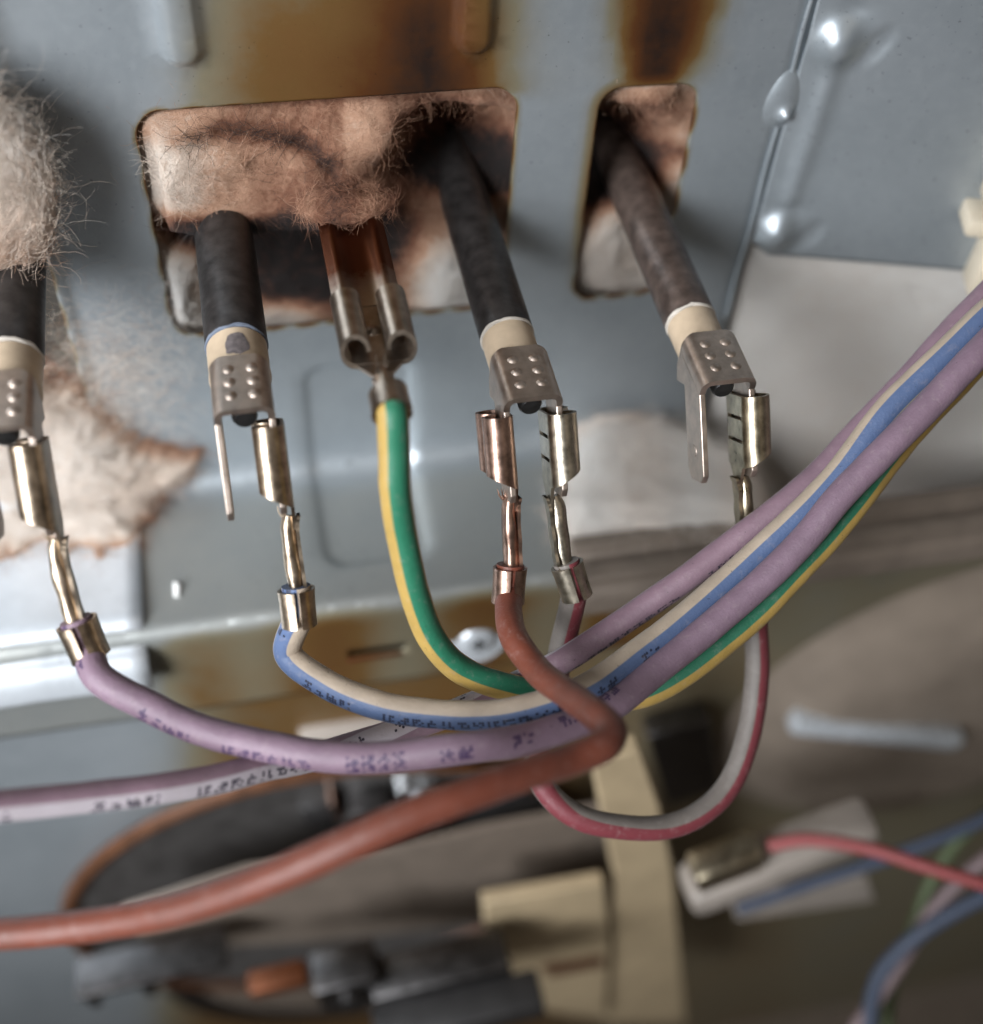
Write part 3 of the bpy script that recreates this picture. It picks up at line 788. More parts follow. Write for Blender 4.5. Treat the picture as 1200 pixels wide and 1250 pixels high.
# ================================================================== HEATING ELEMENT ENDS
TA = R(51)                                   # tabs slope down from the bracket
TDIR = np.array([0, -math.cos(TA), -math.sin(TA)]); HUP = np.array([0, -math.sin(TA), math.cos(TA)]); XD = np.array([1., 0, 0])
YE = -25.4
def element(px, py, rad, mat, label, rim='ceramic_rim', chip=False, w=7.0, tilt=0., dark=0):
    c = pixY(px, py, YE); x, z = c[0], c[2]
    root = empty('heating_element_end', (x, YE, z-rad)); tag(root, label, 'heating element', 'heating element ends coming out of the rear wall')
    OUT = np.array([0, -1., 0])
    # sheath, with a slight waist and worn end
    mb = MB(); mb.lathe([(0, -62), (rad*.97, -62), (rad, -30), (rad, -12), (rad*1.005, -4), (rad*1.0, -.3), (rad*.96, 0), (0, 0)], (x, YE, z), OUT, 40); mb.build('sheath', mat, root)
    mb = MB(); mb.lathe([(rad*.93, -.3), (rad*.995, -.1), (rad*1.015, .05), (rad*.99, .28), (rad*.9, .35)], (x, YE, z), OUT, 40)
    o = mb.build('seal_ring', rim, root)
    for v in o.data.vertices: v.co += Vector((0, 1, 0))*(.00035*noise.noise(v.co*900))
    rc = rad*.965
    mb = MB(); mb.lathe([(rc*.9, .2), (rc, .5), (rc*1.0, 3.6), (rc*.985, 4.6), (rc*1.01, 5.2), (rc*1.01, 5.9), (rc*.95, 6.6), (rc*.72, 7.6), (0, 7.8)], (x, YE, z), OUT, 40)
    cer = mb.build('ceramic_collar', 'ceramic', root)
    if chip:
        V = []; n = 22
        pts = []
        for k in range(n):
            a = 2*math.pi*k/n; rr = 1+.35*noise.noise(Vector((math.cos(a)*1.5, math.sin(a)*1.5, 3)))
            pts.append((.15+rr*1.55*math.cos(a), 3.5+rr*1.8*math.sin(a)*(1-.2*math.cos(a))))
        cen_ = (.1, 3.5)
        def wrap(u, v): a = u/rc; return np.array([x+(rc+.03)*math.sin(a), YE-v, z+(rc+.03)*math.cos(a)])
        V = [wrap(*cen_)]+[wrap(cen_[0]+(p[0]-cen_[0])*t, cen_[1]+(p[1]-cen_[1])*t) for t in (.5, 1) for p in pts]
        F = [(0, 1+k, 1+(k+1) % n) for k in range(n)]+[(1+k, 1+n+k, 1+n+(k+1) % n, 1+(k+1) % n) for k in range(n)]
        link_mesh('burn_mark', V, F, 'glaze_chip', cer, True, sharp=0)
    # pin
    yb = 5.4
    mb = MB(); mb.lathe([(0, 6), (1.5, 6), (1.5, 13.2), (1.2, 13.7), (0, 13.8)], (x, YE, z+rad-2.6), OUT, 20); mb.build('pin', 'pin', root)
    # U bracket: top face and two legs, bent from one strip; legs run into tabs sloping down
    br = empty('terminal_bracket', (x, YE-yb, z+rad-.6)); br.parent = root; br.matrix_parent_inverse = root.matrix_world.inverted()
    zt = z+rad+.25; L0, L1 = yb, 14.6; th = .8; hw = w/2; rb = 1.5
    sec = []
    def arc(cx_, cz_, r, a0, a1, n=6): return [(cx_+r*math.cos(R(a0+(a1-a0)*k/n)), cz_+r*math.sin(R(a0+(a1-a0)*k/n))) for k in range(n+1)]
    leg = 2.2
    outer_ = [(hw, -leg)]+arc(hw-rb, -rb, rb, 0, 90)+arc(-hw+rb, -rb, rb, 90, 180)+[(-hw, -leg)]
    ri = rb-th
    inner_ = [(-hw+th, -leg)]+arc(-hw+rb, -rb, ri, 180, 90)+arc(hw-rb, -rb, ri, 90, 0)+[(hw-th, -leg)]
    nO, nI = len(outer_), len(inner_)
    # lathe-like rows along the strip, back edge arched
    rows = np.linspace(L0, L1, 7); V = []; F = []
    for k, l in enumerate(rows):
        for (u, v) in outer_+inner_:
            back = 1.0*(abs(u)/hw)**2*(1-k/6) - .0
            up = 0
            V.append(np.array([x+u, YE-l+back*-0.0-back, zt+v]))
    m_ = nO+nI
    for k in range(len(rows)-1):
        for i in range(m_): F.append((k*m_+i, k*m_+(i+1) % m_, (k+1)*m_+(i+1) % m_, (k+1)*m_+i))
    for k, fl_ in ((0, 1), (len(rows)-1, 0)):
        for i in range(nO-1):
            q = (k*m_+i, k*m_+i+1, k*m_+m_-2-i, k*m_+m_-1-i); F.append(q if fl_ else q[::-1])
    link_mesh('clamp', V, F, 'bracket', br, True, sharp=50)
    for row in range(3):
        for s_ in (-1, 1):
            c_ = np.array([x+s_*1.35+.1, YE-L0-2.6-row*2.15, zt-.12])
            mb = MB(); mb.lathe([(0, .46), (.25, .44), (.48, .36), (.66, .2), (.8, .07), (.98, .05), (.98, -.1)], c_, (0, 0, 1), 16); mb.build('dimple', 'bracket', br, sharp=0)
    # legs with tabs, plates in the plane of the axis
    for s_ in (-1, 1):
        pl = np.array([x+s_*(hw-th/2), YE, zt])
        f0 = np.array([0, -(L1), -1.6])          # root of the tab top edge
        TL = 11.6; TH = 5.6
        def yz(a): return a
        a = [(-L0-.9, -leg+.02), (-L1, -leg+.02)]
        t0 = np.array([-L1, -leg+.02]); td = np.array([-math.cos(TA), -math.sin(TA)]); hd = np.array([math.sin(TA), -math.cos(TA)])
        e_ = t0+td*TL
        poly_ = [a[0], a[1], tuple(t0+td*(TL-1.0)), tuple(e_+hd*.9), tuple(e_+hd*(TH-1.1)), tuple(t0+td*(TL-1.3)+hd*TH), tuple(t0+td*(-.6)+hd*TH), (-L0-2.0, -leg-4.6), (-L0-.9, -leg-2.6)]
        mb = MB(); mb.prism(poly_, pl, (0, 1, 0), (0, 0, 1), (1, 0, 0), -th/2, th/2)
        o = mb.build('tab', 'bracket', br, sharp=30)
        bv = o.modifiers.new('round', 'BEVEL'); bv.width = .00016; bv.segments = 2; bv.limit_method = 'ANGLE'
        if s_ == -1:
            q = t0+td*(TL-4.0)+hd*2.9
            mb = MB(); mb.lathe([(0, -.3), (.25, -.28), (.45, -.05), (.62, .06), (.8, .02), (.8, -.06)], pl+np.array([-th/2-.0, q[0], q[1]]), (-1, 0, 0), 16); mb.build('dimple', 'bracket', br, sharp=0)
    # where connectors grip: a point on each tab's top edge
    g = {}
    for s_ in (-1, 1):
        t0 = np.array([x+s_*(hw-th/2), YE-L1, zt-leg]); g[s_] = t0
    return root, g
E1, g1 = element(14, 440, 3.75, 'black_sheath', 'black heating element end with lead cut short by the wool wad and lilac wire', w=6.8)
E2, g2 = element(289, 423, 3.85, 'black_sheath', 'black heating element end with dark burn mark on its cream ceramic collar', 'blue_rim', True, w=7.0)
E3, g3 = element(619, 411, 3.55, 'black_sheath', 'black heating element end carrying both a copper and a silvery connector', w=7.4)
E4, g4 = element(843, 393, 3.45, 'brown_sheath', 'brownish heating element end with one bare tab, in the narrow scorched opening', w=7.4)
E1['label'] = 'black heating element end below the cream wool wad, feeding the lilac wire'

# ================================================================== PUSH-ON CONNECTORS
def receptacle(parent, o, t, wd, n, mat, W=7.8, L=9.2, rr=1.72, th=.42, slots=False, neckL=6.5, crimpL=4.6, wr=1.75, bend=0., stain=None, barrel=1.0, off=0.):
    """o: middle of the entry edge on the plate; t along, wd across, n the side the edges roll to. Returns wire start point and direction"""
    o, t, wd, n = map(lambda a: np.asarray(a, float), (o, t, wd, n))
    root = empty('push_on_connector', o); root.parent = parent; root.matrix_parent_inverse = parent.matrix_world.inverted()
    hw = W/2
    def half(s):
        pts = [(s*(hw-rr), 0.)]
        for k in range(1, 15):
            a = R(-90+k*19.5); pts.append((s*(hw-rr+rr*math.cos(a)), rr+rr*math.sin(a)))
        return pts
    right, left = half(1), half(-1)
    def ribbon(line):
        P = np.array(line); T = np.gradient(P, axis=0); T /= np.linalg.norm(T, axis=1)[:, None]; Nn = np.stack([-T[:, 1], T[:, 0]], 1)
        return np.concatenate([P+Nn*th/2, (P-Nn*th/2)[::-1]])
    mb = MB()
    def ext(line, l0, l1, skew=0.):
        P = ribbon(line); m = len(P); k = m//2
        A = [o+wd*p[0]+n*p[1]+t*l0 for p in P]; B = [o+wd*p[0]+n*p[1]+t*(l1-skew*p[1]) for p in P]
        F = [(i, (i+1) % m, m+(i+1) % m, m+i) for i in range(m)]
        for i in range(k-1): F += [(i+1, i, m-1-i, m-2-i), (m+i, m+i+1, m+m-2-i, m+m-1-i)]
        mb.add(A+B, F)
    whole = left[::-1]+right
    if slots:
        segs = [(0, 2.6, 1), (2.6, 3.1, 0), (3.1, 5.6, 1), (5.6, 6.1, 0), (6.1, L, 1)]
    else: segs = [(0, L, 1)]
    for (a, b, full) in segs:
        sk = .55 if b == L else 0
        if full: ext(whole, a, b, sk)
        else: ext(right, a, b); ext(left, a, b)
    mb.build('receptacle', mat, root, sharp=45, attr=None if stain is None else [stain(p) for p in mb.v])
    # neck: plate narrowing into a crumpled conductor barrel
    mb = MB()
    pl = [(-hw+rr, 0), (hw-rr, 0), (1.0, 2.0), (.9, 3.2), (-.9, 3.2), (-1.0, 2.0)]
    mb.prism([(p[0], L+p[1]) for p in pl], o, wd, t, n, -th/2, th/2)
    mb.build('neck', mat, root, sharp=40)
    path = [o+t*(L+1.6)+n*.5, o+t*(L+3)+n*.8+wd*.1, o+t*(L+3+neckL*.5)+n*(.9+bend*.25), o+t*(L+2+neckL)+n*(1.0+bend*.6), o+t*(L+3.2+neckL)+n*(1.2+bend)]
    P = catmull(path, 8)
    tube('conductor_barrel', P, [barrel*.8, barrel*.95, barrel*1.05, barrel*1.0, barrel*.95, barrel*1.2], mat, root, 18, wob=.3)
    V = []; F = []
    for k, q in enumerate(P):
        w_ = barrel*(1.0+.12*math.sin(k*.9)+.25*(k > len(P)-8))
        for a_, b_ in ((-1, -1), (1, -1), (1, 0), (-1, 0)): V.append(q+wd*a_*w_+n*(-barrel*.92+b_*th+.05))
    for k in range(len(P)-1):
        for i in range(4): F.append((k*4+i, k*4+(i+1) % 4, k*4+4+(i+1) % 4, k*4+4+i))
    link_mesh('strap', V, F, mat, root, True, sharp=40)
    V = []
    for k in range(6):
        q = P[2]+wd*rng.uniform(-.5, .5)+n*rng.uniform(.2, .8); e_ = -t*rng.uniform(1.0, 2.4)+wd*rng.uniform(-.7, .7)+n*rng.uniform(0, .8)
        V.append([q, q+e_*.5+n*.2, q+e_])
    fibre_mesh('bare_strands', V, .11, mat, root)
    # insulation crimp: open sleeve with a lap
    c0 = P[-1]; td = P[-1]-P[-3]; td /= np.linalg.norm(td); td = td*.6+t*.4; td /= np.linalg.norm(td)
    u = wd-td*wd.dot(td); u /= np.linalg.norm(u); v = np.cross(td, u)
    V = []; F = []; nA = 30; rows = 5
    for k in range(rows):
        l = -1.0+(crimpL)*k/(rows-1)
        for i in range(nA+1):
            a = R(-172+344*i/nA)+math.pi
            for rr_ in (wr+.08, wr+.45):
                fl_ = .05*(k in (0, rows-1))
                rad_ = (rr_+fl_)*(1+.05*math.sin(2*a+.3*k))
                V.append(c0+td*l+(u*math.cos(a)+v*math.sin(a))*rad_)
    m = (nA+1)*2
    for k in range(rows-1):
        for i in range(nA):
            a, b = k*m+i*2, k*m+i*2+2; c_, d_ = a+m, b+m
            F += [(a, c_, d_, b), (a+1, b+1, d_+1, c_+1)]
        F += [(k*m, k*m+1, k*m+m+1, k*m+m), (k*m+m-2, k*m+2*m-2, k*m+2*m-1, k*m+m-1)]
    for i in range(nA): F += [(i*2, i*2+2, i*2+3, i*2+1), ((rows-1)*m+i*2, (rows-1)*m+i*2+1, (rows-1)*m+i*2+3, (rows-1)*m+i*2+2)]
    link_mesh('wire_crimp', V, F, mat, root, True, sharp=45)
    return c0-td*1.4, td
def wire(name, label, mat, r, start, pts, parent=None, twist=None, group=None, cat='wire', per=14, end=None):
    path = []
    if start is not None:
        c0, td = start; path += [c0, c0+td*1.6, c0+td*3.6]
    path += [pix(*p) for p in pts]
    if end is not None:
        c1, t1 = end; path += [c1+t1*3.6, c1+t1*1.6, c1]
    P = catmull(path, per)
    k = np.clip(np.minimum(np.arange(len(P))-3*per, len(P)-1-np.arange(len(P))-(3*per if end is not None else 0))/10., 0, 1)
    P = P+np.array([[nz(p, .09), nz(p+31, .09), nz(p+67, .09)] for p in P])*.35*k[:, None]     # hand-laid, never quite even
    return tube('jacket', P, r, mat, parent, 24, twist=twist, wob=.03)
def lead(name, label, loc, cat='wire'):
    r = empty(name, loc); tag(r, label, cat); return r
def grip(g, l=1.2): return g+TDIR*l-HUP*2.8

# lilac wire
r = lead('wire', 'lilac wire with printed dots crimped in a bronze connector near the wool blanket', g1[1])
s = receptacle(r, grip(g1[1], .8)+XD*.8, TDIR, HUP, -XD, 'bronze', L=10, neckL=9.6, bend=-1.6, wr=1.95)
wire('jacket', '', 'w_lilac', 1.85, s, [(120, 826, 147), (180, 860, 146), (250, 892, 145), (330, 914, 144), (400, 922, 143), (480, 922, 142.5), (580, 912, 142), (660, 898, 146), (740, 866, 151), (830, 796, 155), (882, 751, 156), (985, 655, 157), (1021, 614, 157), (1120, 508, 157), (1187, 437, 157), (1290, 340, 157)], r, twist=[0, 0, 0, .02, .1, .3, .4, .45, .5])
# blue and cream wire
r = lead('wire', 'blue and cream striped wire with printed dots, crimped in a bronze connector', g2[1])
s = receptacle(r, grip(g2[1], .8)+XD*1.1, TDIR, HUP, -XD, 'bronze', L=9.8, neckL=8.6, bend=-.4, wr=1.8)
wire('jacket', '', 'w_blue', 1.8, s, [(352, 798, 157), (395, 832, 155), (450, 856, 153), (510, 869, 152), (580, 872, 151), (650, 864, 150), (720, 838, 152), (800, 784, 156), (882, 712, 159), (985, 620, 160), (1024, 580, 160), (1091, 492, 160), (1182, 403, 160), (1290, 310, 160)], r, twist=[.02, .02, .0, 0, .02, .06, .1, .1])
# brick red wire
r = lead('wire', 'brick red wire kinked sharply in front of the bundle, on a copper connector', g3[-1])
s = receptacle(r, grip(g3[-1], .5)+XD*.6, TDIR, HUP, -XD, 'copper', neckL=8.4, bend=.2, wr=1.75)
wire('jacket', '', 'w_red', 1.75, s, [(626, 775, 154), (655, 818, 150), (695, 850, 143), (732, 876, 136), (746, 892, 133.5), (738, 908, 131.5), (700, 925, 129.5), (640, 945, 126), (540, 981, 122), (430, 1030, 121), (330, 1072, 123), (230, 1105, 127), (130, 1128, 131), (20, 1138, 134), (-80, 1140, 137)], r)
# white and pink jumper, from the silvery connector to the olive brass one
r = lead('wire', 'white wire with pink stripe looping between the silvery and the olive brass connectors', g3[1])
s = receptacle(r, grip(g3[1], .9)-XD*1.4, TDIR, HUP, XD, 'brass', slots=True, neckL=8.6, bend=.6, wr=1.7)
s2 = receptacle(r, grip(g4[1], .9)-XD*1.2, TDIR, HUP, XD, 'olive_brass', slots=True, neckL=7, bend=0, wr=1.7)
wire('jacket', '', 'w_jump', 1.68, s, [(686, 790, 166), (672, 850, 168), (658, 910, 168), (662, 955, 168), (698, 994, 168), (760, 1012, 169), (830, 1004, 171), (885, 965, 173), (914, 900, 174), (924, 830, 174), (922, 760, 173)], r, end=s2, twist=[0, 0, -.02, -.12, -.26, -.31, -.33, -.33, -.33, -.33])
# pale pink wire coming from the left
r = lead('wire', 'pale pink and white printed wire passing under the lilac wire', pix(-60, 990, 130))
wire('jacket', '', 'w_pink', 1.72, None, [(-80, 992, 128), (0, 984, 131), (100, 974, 135), (200, 962, 139), (290, 946, 144), (370, 926, 150), (440, 905, 155), (520, 880, 159), (600, 851, 161), (680, 809, 162), (770, 753, 163), (857, 690, 163), (934, 634, 163), (1000, 578, 164), (1060, 515, 165), (1120, 448, 165), (1175, 390, 165), (1290, 275, 165)], r, twist=[.02, .02, .05, .3, .5, .5, .5, .5])
# earth wire on its flat connector
ce = pix(449, 374, 151)
r = lead('wire', 'green and yellow earth wire on a wide flat grey connector', ce)
YD = np.array([0, -1., 0])
s = receptacle(r, ce, YD, XD, np.array([0, 0, 1.]), 'earth', W=8.5, L=10, rr=1.55, th=.5, neckL=3.6, crimpL=3.4, wr=1.75, bend=0., stain=lambda p: 0., barrel=1.15)
wire('jacket', '', 'w_gy', 1.8, s, [(481, 548, 140), (484, 600, 142), (492, 660, 146), (508, 725, 150), (530, 780, 154), (562, 816, 157), (612, 838, 159), (690, 852, 162), (780, 848, 163), (830, 824, 163), (882, 784, 163), (940, 734, 163), (985, 684, 163), (1036, 624, 163), (1085, 562, 164), (1150, 485, 164), (1290, 350, 164)], r, twist=[0, .0, .0, .02, .02, .02, .0, 0])
# the brown scorched earth tab it is pushed on
r = empty('earth_tab', ce+np.array([0, 6, 0])); tag(r, 'heat browned metal tab holding the earth connector in the wide opening', 'tab')
mb = MB(); prof_ = [(-4.25, 0)]
P = []
for u in np.linspace(-4.1, 4.1, 21):
    h = .9*math.exp(-((abs(u)-2.7)/1.0)**2)
    P.append((u, h+.3))
V = []; F = []
ls = np.linspace(-17, .3, 12)
for l in ls:
    k = 1-.02*l
    for (u, h) in P: V.append(ce+XD*u+np.array([0, -l, h*1.2]))
    for (u, h) in P[::-1]: V.append(ce+XD*u+np.array([0, -l, h*1.2-.6]))
m = len(P)*2
for k in range(len(ls)-1):
    for i in range(m): F.append((k*m+i, k*m+(i+1) % m, (k+1)*m+(i+1) % m, (k+1)*m+i))
F.append(tuple(range(m))); F.append(tuple((len(ls)-1)*m+i for i in range(m))[::-1])
V = np.array(V); link_mesh('plate', V, F, 'earth', r, True, attr=.25+.75*sstep(-2, 12, V[:, 1]-ce[1]), sharp=50)
mb = MB(); mb.lathe([(0, .35), (.3, .3), (.5, .1), (.65, 0), (.9, .02), (.9, -.1)], ce+np.array([0, -4.5, .3]), (0, 0, 1), 16)
mb.build('dimple', 'earth', r, sharp=0, attr=[0]*len(mb.v))

wool_lump('insulation_tuft', 'small browned tuft of wool resting on the root of the earth tab', ce+np.array([0, 17.5, 1.6]), np.array([6.2, 3.0, 1.7]), lambda x, y: .66+.10*np.sin(x*.08), amp=.9, nu=60, nv=36, fib=1800, fl=(1.2, 3))
# lint flake on the ledge
p = pixZ(216, 720, ZL+.15)
V = [p+np.array([rng.normal(0, .25)+.7*math.sin(k*.5)*.3, (k-5)*.28, .1+.1*(k % 2)]) for k in range(11)]
lo = tube('lint_flake', catmull(V, 4), [.1, .45, .5, .4, .1], 'lint'); tag(lo, 'tiny white lint flake lying on the grey ledge', 'lint')

# ================================================================== BLURRED MACHINERY BELOW
def mmpx(d): return d/FPX
# screw head in the fold
c = pixY(582, 782, -YL-.2)
r = empty('screw', c); tag(r, 'round headed cross screw in the front fold beside the earth wire', 'screw')
mb = MB(); mb.lathe([(0, 1.1), (2.0, 1.0), (3.0, .6), (3.4, 0), (5.2, -.1), (5.2, -.5)], c, (0, -1, .25), 32); mb.build('head', 'dull_zinc', r)
for k in (0, 1):
    mb = MB(); mb.box(c+np.array([0, -1.15, .28]), (2.4 if k else .6, .4, .6 if k else 2.4)); mb.build('recess', 'dark', r)
# pale clip below the ledge
c = pix(430, 885, 235); mb = MB(); mb.box(c, (20, 5, 4), bev=1.2)
tag(mb.build('plastic_clip', 'pale_plastic', None), 'small pale plastic clip behind the pink wire', 'clip')

# fan motor seen through the fold
mc = pixY(455, 1150, YW)
mr = empty('fan_motor', mc-np.array([0, 0, 45])); tag(mr, 'blurred fan motor with dark coil and shiny straps below the wires', 'fan motor')
mb = MB(); mb.lathe([(46, .2), (47, 1.5), (50, 2.0), (53, 1.5), (54, .2)], mc, (0, -1, 0), 64); mb.build('mounting_ring', 'dark_steel', mr)
mb = MB(); mb.lathe([(0, .6), (44, .6), (46.5, .4)], mc, (0, -1, 0), 64); mb.build('mounting_disc', 'tan_plate', mr)
def at(px, py, d): return pix(px, py, d)
c2 = pixY(405, 1085, YW-2); R2_ = pixY(430, 935, YW-2)[2]-c2[2]
mb = MB(); mb.lathe([(R2_-2.4, -.4), (R2_-2.0, 1.0), (R2_-.6, 1.5), (R2_+.5, 1.0), (R2_+.9, -.6), (R2_-1, -1.5)], c2, (0, -1, 0), 80); mb.build('shroud_rim', 'brown_rim', mr)
mb = MB(); mb.lathe([(0, -1.4), (R2_*.55, -1.4), (R2_*.6, -.9), (R2_*.86, -.9), (R2_*.9, -.2), (R2_-2.2, -.2)], c2, (0, -1, 0), 80); mb.build('shroud', 'shroud', mr)
c3 = pix(455, 985, 262)
mb = MB(); mb.lathe([(0, 8), (6, 8), (7, 7), (7.5, 3), (10, 2.5), (11.5, 1), (12, -4), (9, -5), (9, -9)], c3, (-.25, -1, .35), 40); mb.build('rotor_housing', 'dark_steel', mr)
mb = MB(); mb.lathe([(11.8, -1), (12.8, -.6), (13, .6), (12, 1.2), (11, 1.1)], c3, (-.25, -1, .35), 40); mb.build('clamp_ring', 'bright', mr)
for k in range(5):
    q = pix(300+k*62, 1012-k*17, 266); mb = MB(); mb.lathe([(0, 1.6), (1.2, 1.5), (1.9, .8), (2.0, -.6)], q, (0, -1, .3), 14); mb.build('rivet', 'bright', mr)
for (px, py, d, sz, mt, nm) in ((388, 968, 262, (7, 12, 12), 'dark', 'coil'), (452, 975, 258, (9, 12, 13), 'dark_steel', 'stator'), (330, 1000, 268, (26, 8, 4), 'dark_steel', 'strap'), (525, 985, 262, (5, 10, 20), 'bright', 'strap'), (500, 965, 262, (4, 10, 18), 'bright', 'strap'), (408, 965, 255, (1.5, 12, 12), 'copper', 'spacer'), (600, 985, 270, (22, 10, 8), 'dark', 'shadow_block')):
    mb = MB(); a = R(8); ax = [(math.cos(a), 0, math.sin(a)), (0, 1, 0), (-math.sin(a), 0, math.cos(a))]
    mb.box(at(px, py, d), sz, ax, .8); mb.build(nm if nm != 'shadow_block' else 'shade_block', mt, mr)  # shadow_block is a dark box put in as shade among the motor parts
# cover plate over the motor
q = [(150, 1112), (300, 1062), (470, 1040), (600, 1010), (735, 985), (752, 1060), (745, 1098), (560, 1130), (380, 1150), (180, 1160)]
yp = pix(560, 1060, 262)[1]
P = [pixY(a, b, yp) for a, b in q]
mb = MB(); mb.prism([(p[0], p[2]) for p in P], (0, yp, 0), (1, 0, 0), (0, 0, 1), (0, 1, 0), 0, 1.2)
tag(mb.build('cover_plate', 'tan_plate', None, sharp=30), 'flat brownish cover plate in front of the fan motor', 'plate')
for (a, b, d, sz, mt, nm, lab) in (
    (425, 1190, 250, (13, 9, 13), 'dark_steel', 'bearing_cap', 'dark steel bearing cap with a rounded middle under the cover plate'),
    (340, 1195, 250, (12, 5, 5), 'copper_coil', 'coil_end', 'copper coloured coil end beside the bearing cap'),
    (540, 1190, 255, (28, 9, 16), 'dark_steel', 'motor_frame', 'dark motor frame block between the bearing cap and the cream bracket'),
    (560, 1235, 250, (34, 8, 8), 'dark', 'lower_coil', 'black coil block under the dark motor frame')):
    c = at(a, b, d); mb = MB(); mb.box(c, sz, [(math.cos(.14), 0, math.sin(.14)), (0, 1, 0), (-math.sin(.14), 0, math.cos(.14))], 1.2)
    if nm == 'bearing_cap': mb.lathe([(0, 3), (2.2, 2.4), (3.2, 0)], c+np.array([0, -4.5, 1]), (0, -1, .4), 20)
    tag(mb.build(nm, mt, None), lab, nm.split('_')[-1])
# folded bracket lower left
c = at(185, 1175, 250); r = empty('folded_bracket', c); tag(r, 'small bright folded metal bracket below the red wire', 'bracket')
for (dx, dz, sz) in ((0, 0, (30, 8, 1.6)), (2, -3.5, (26, 6, 1.2)), (-13, -5, (2, 6, 9)), (-2, -6, (2, 6, 9))):
    mb = MB(); mb.box(c+np.array([dx, 0, dz+dx*.12]), sz, [(math.cos(.12), 0, math.sin(.12)), (0, 1, 0), (-math.sin(.12), 0, math.cos(.12))], .4); mb.build('strip', 'dark_steel', r)
# cream plastic bracket
yb_ = pix(770, 1040, 248)[1]
def polyplate(name, q, y, t, mat, parent, bev=.5):
    P = [pixY(a, b, y) for a, b in q]
    mb = MB(); mb.prism([(p[0], p[2]) for p in P], (0, y, 0), (1, 0, 0), (0, 0, 1), (0, 1, 0), 0, t)
    o = mb.build(name, mat, parent, sharp=30)
    b = o.modifiers.new('round', 'BEVEL'); b.width = bev*MM; b.segments = 2; b.limit_method = 'ANGLE'
    return o
r = empty('cream_bracket', pixY(760, 1200, yb_)); tag(r, 'cream plastic bracket with a slotted lower plate behind the jumper loop', 'bracket')
polyplate('arm', [(722, 930), (782, 918), (806, 985), (822, 1060), (838, 1250), (740, 1250), (752, 1080), (738, 1010)], yb_, 4, 'cream', r)
polyplate('slotted_plate', [(590, 1104), (738, 1078), (745, 1150), (740, 1245), (690, 1238), (640, 1230), (596, 1180)], yb_-2, 3, 'cream', r)
polyplate('slot_dark_fill', [(660, 1180), (735, 1168), (738, 1180), (672, 1192)], yb_-2.25, .6, 'copper_coil', r, .1)
# dark block added to stand for a shaded recess
polyplate_o = polyplate('recess_shade', [(790, 900), (868, 880), (880, 965), (815, 985)], YW-6, 5, 'dark_steel', None)
tag(polyplate_o, 'dark block standing for the shaded recess between the cream bracket and the jumper loop', 'block')
# pressed dish on the right
dc = pixY(1150, 850, YW)
mb = MB(); mb.lathe([(52, .1), (50, 1.0), (47, 3.5), (42, 7), (36, 9), (26, 10), (0, 10.5)], dc, (0, -1, 0), 72)
tag(mb.build('pressed_dish', 'dish', None, sharp=0), 'wide shallow pressed metal dish under the rail', 'dish')
c = pixY(1070, 890, YW-9.6); mb = MB(); mb.box(c, (41, 5, 5), [(.957, -.12, -.265), (.12, .99, 0), (.265, 0, .957)], 1.6)  # pale bar sunk into the dish, painted glare rather than a separate part
tag(mb.build('glare_strip', 'dull_zinc', None), 'pale strip standing in for the glare across the pressed dish', 'strip')
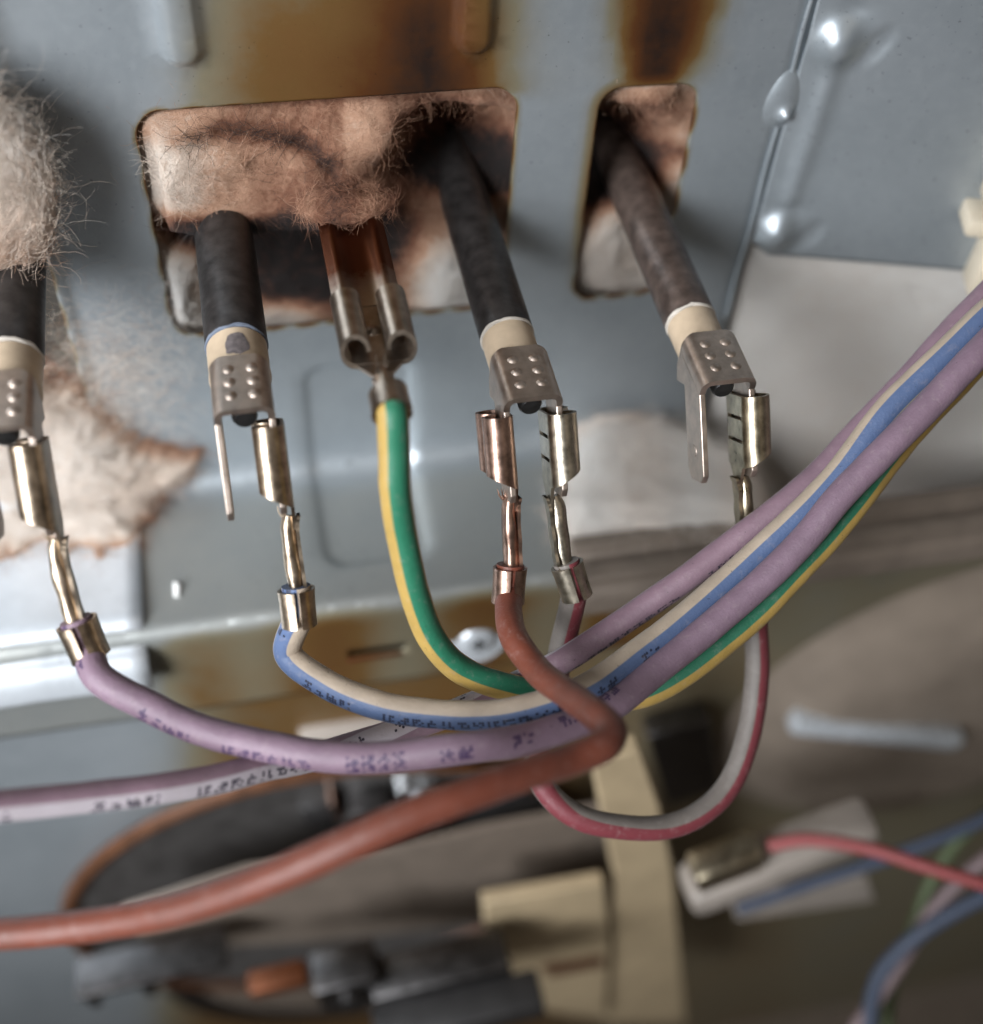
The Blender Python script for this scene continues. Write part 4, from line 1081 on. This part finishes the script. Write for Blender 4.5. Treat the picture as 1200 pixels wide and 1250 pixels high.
# connector sleeve with the thin red wire
c = at(950, 1045, 240); r = empty('connector_sleeve', c); tag(r, 'pale plastic connector sleeve feeding a thin red wire', 'connector')
ax = [(.97, .1, .24), (-.1, .99, 0), (-.24, 0, .97)]
mb = MB(); mb.box(c, (38, 9, 9), ax, 2); mb.build('sleeve', 'pale_plastic', r)
mb = MB(); mb.box(at(885, 1052, 232), (13, 6, 8), ax, 1); mb.build('terminal', 'olive_brass', r)
def thin(name, label, mat, rad, pts):
    o = tube(name, catmull([pix(*p) for p in pts], 10), rad, mat, None, 14); tag(o, label, 'wire'); return o
thin('thin_wire', 'thin red wire leaving the pale connector sleeve', 'w_thinred', 1.25, [(940, 1032, 229), (985, 1025, 226), (1060, 1036, 222), (1130, 1058, 218), (1230, 1088, 214)])
thin('thin_wire', 'thin dull blue wire crossing behind the red wire', 'w_darkblue', 1.3, [(1260, 970, 250), (1180, 1010, 252), (1090, 1045, 254), (1000, 1075, 256), (900, 1110, 258)])
thin('thin_wire', 'thin dull green wire hanging at the edge of the dish', 'w_green', 1.3, [(1260, 960, 256), (1180, 1015, 256), (1140, 1070, 257), (1120, 1120, 258), (1090, 1200, 260), (1080, 1290, 262)])
thin('thin_wire', 'thin mauve wire hanging beside the green one', 'w_mauve', 1.5, [(1260, 1010, 240), (1190, 1060, 242), (1140, 1110, 244), (1090, 1190, 246), (1020, 1290, 250)])
thin('thin_wire', 'dark blue wire curving down past the mauve one', 'w_darkblue', 1.6, [(1260, 1070, 238), (1190, 1100, 240), (1110, 1150, 243), (1070, 1200, 246), (1060, 1290, 248)])
# pale base plates
polyplate_o = polyplate('pale_plate', [(890, 1092), (1060, 1072), (1070, 1100), (900, 1125)], pix(960, 1110, 268)[1], 2, 'pale_plastic', None)
tag(polyplate_o, 'pale plate under the connector sleeve', 'plate')
# cream terminal block at the right edge, screwed to the side sheet
r = empty('terminal_block', pix(1215, 260, 150)); tag(r, 'cream terminal block on the blue grey side sheet', 'terminal block')
bq = side_q(1190, 225)
for (dq, dz, dh, sz) in ((7.5, 0, 4, (9, 8, 14)), (2.0, -3.6, 3, (6, 6, 3.2)), (1.9, 2.2, 4.5, (3.4, 7, 5)), (8, -12, 3, (9, 6, 9))):
    mb = MB(); mb.box(side_pt(bq[0]+dq, bq[1]+dz, dh), sz, [tuple(QD), tuple(-QN), (0, 0, 1)], .8); mb.build('housing', 'ivory', r)
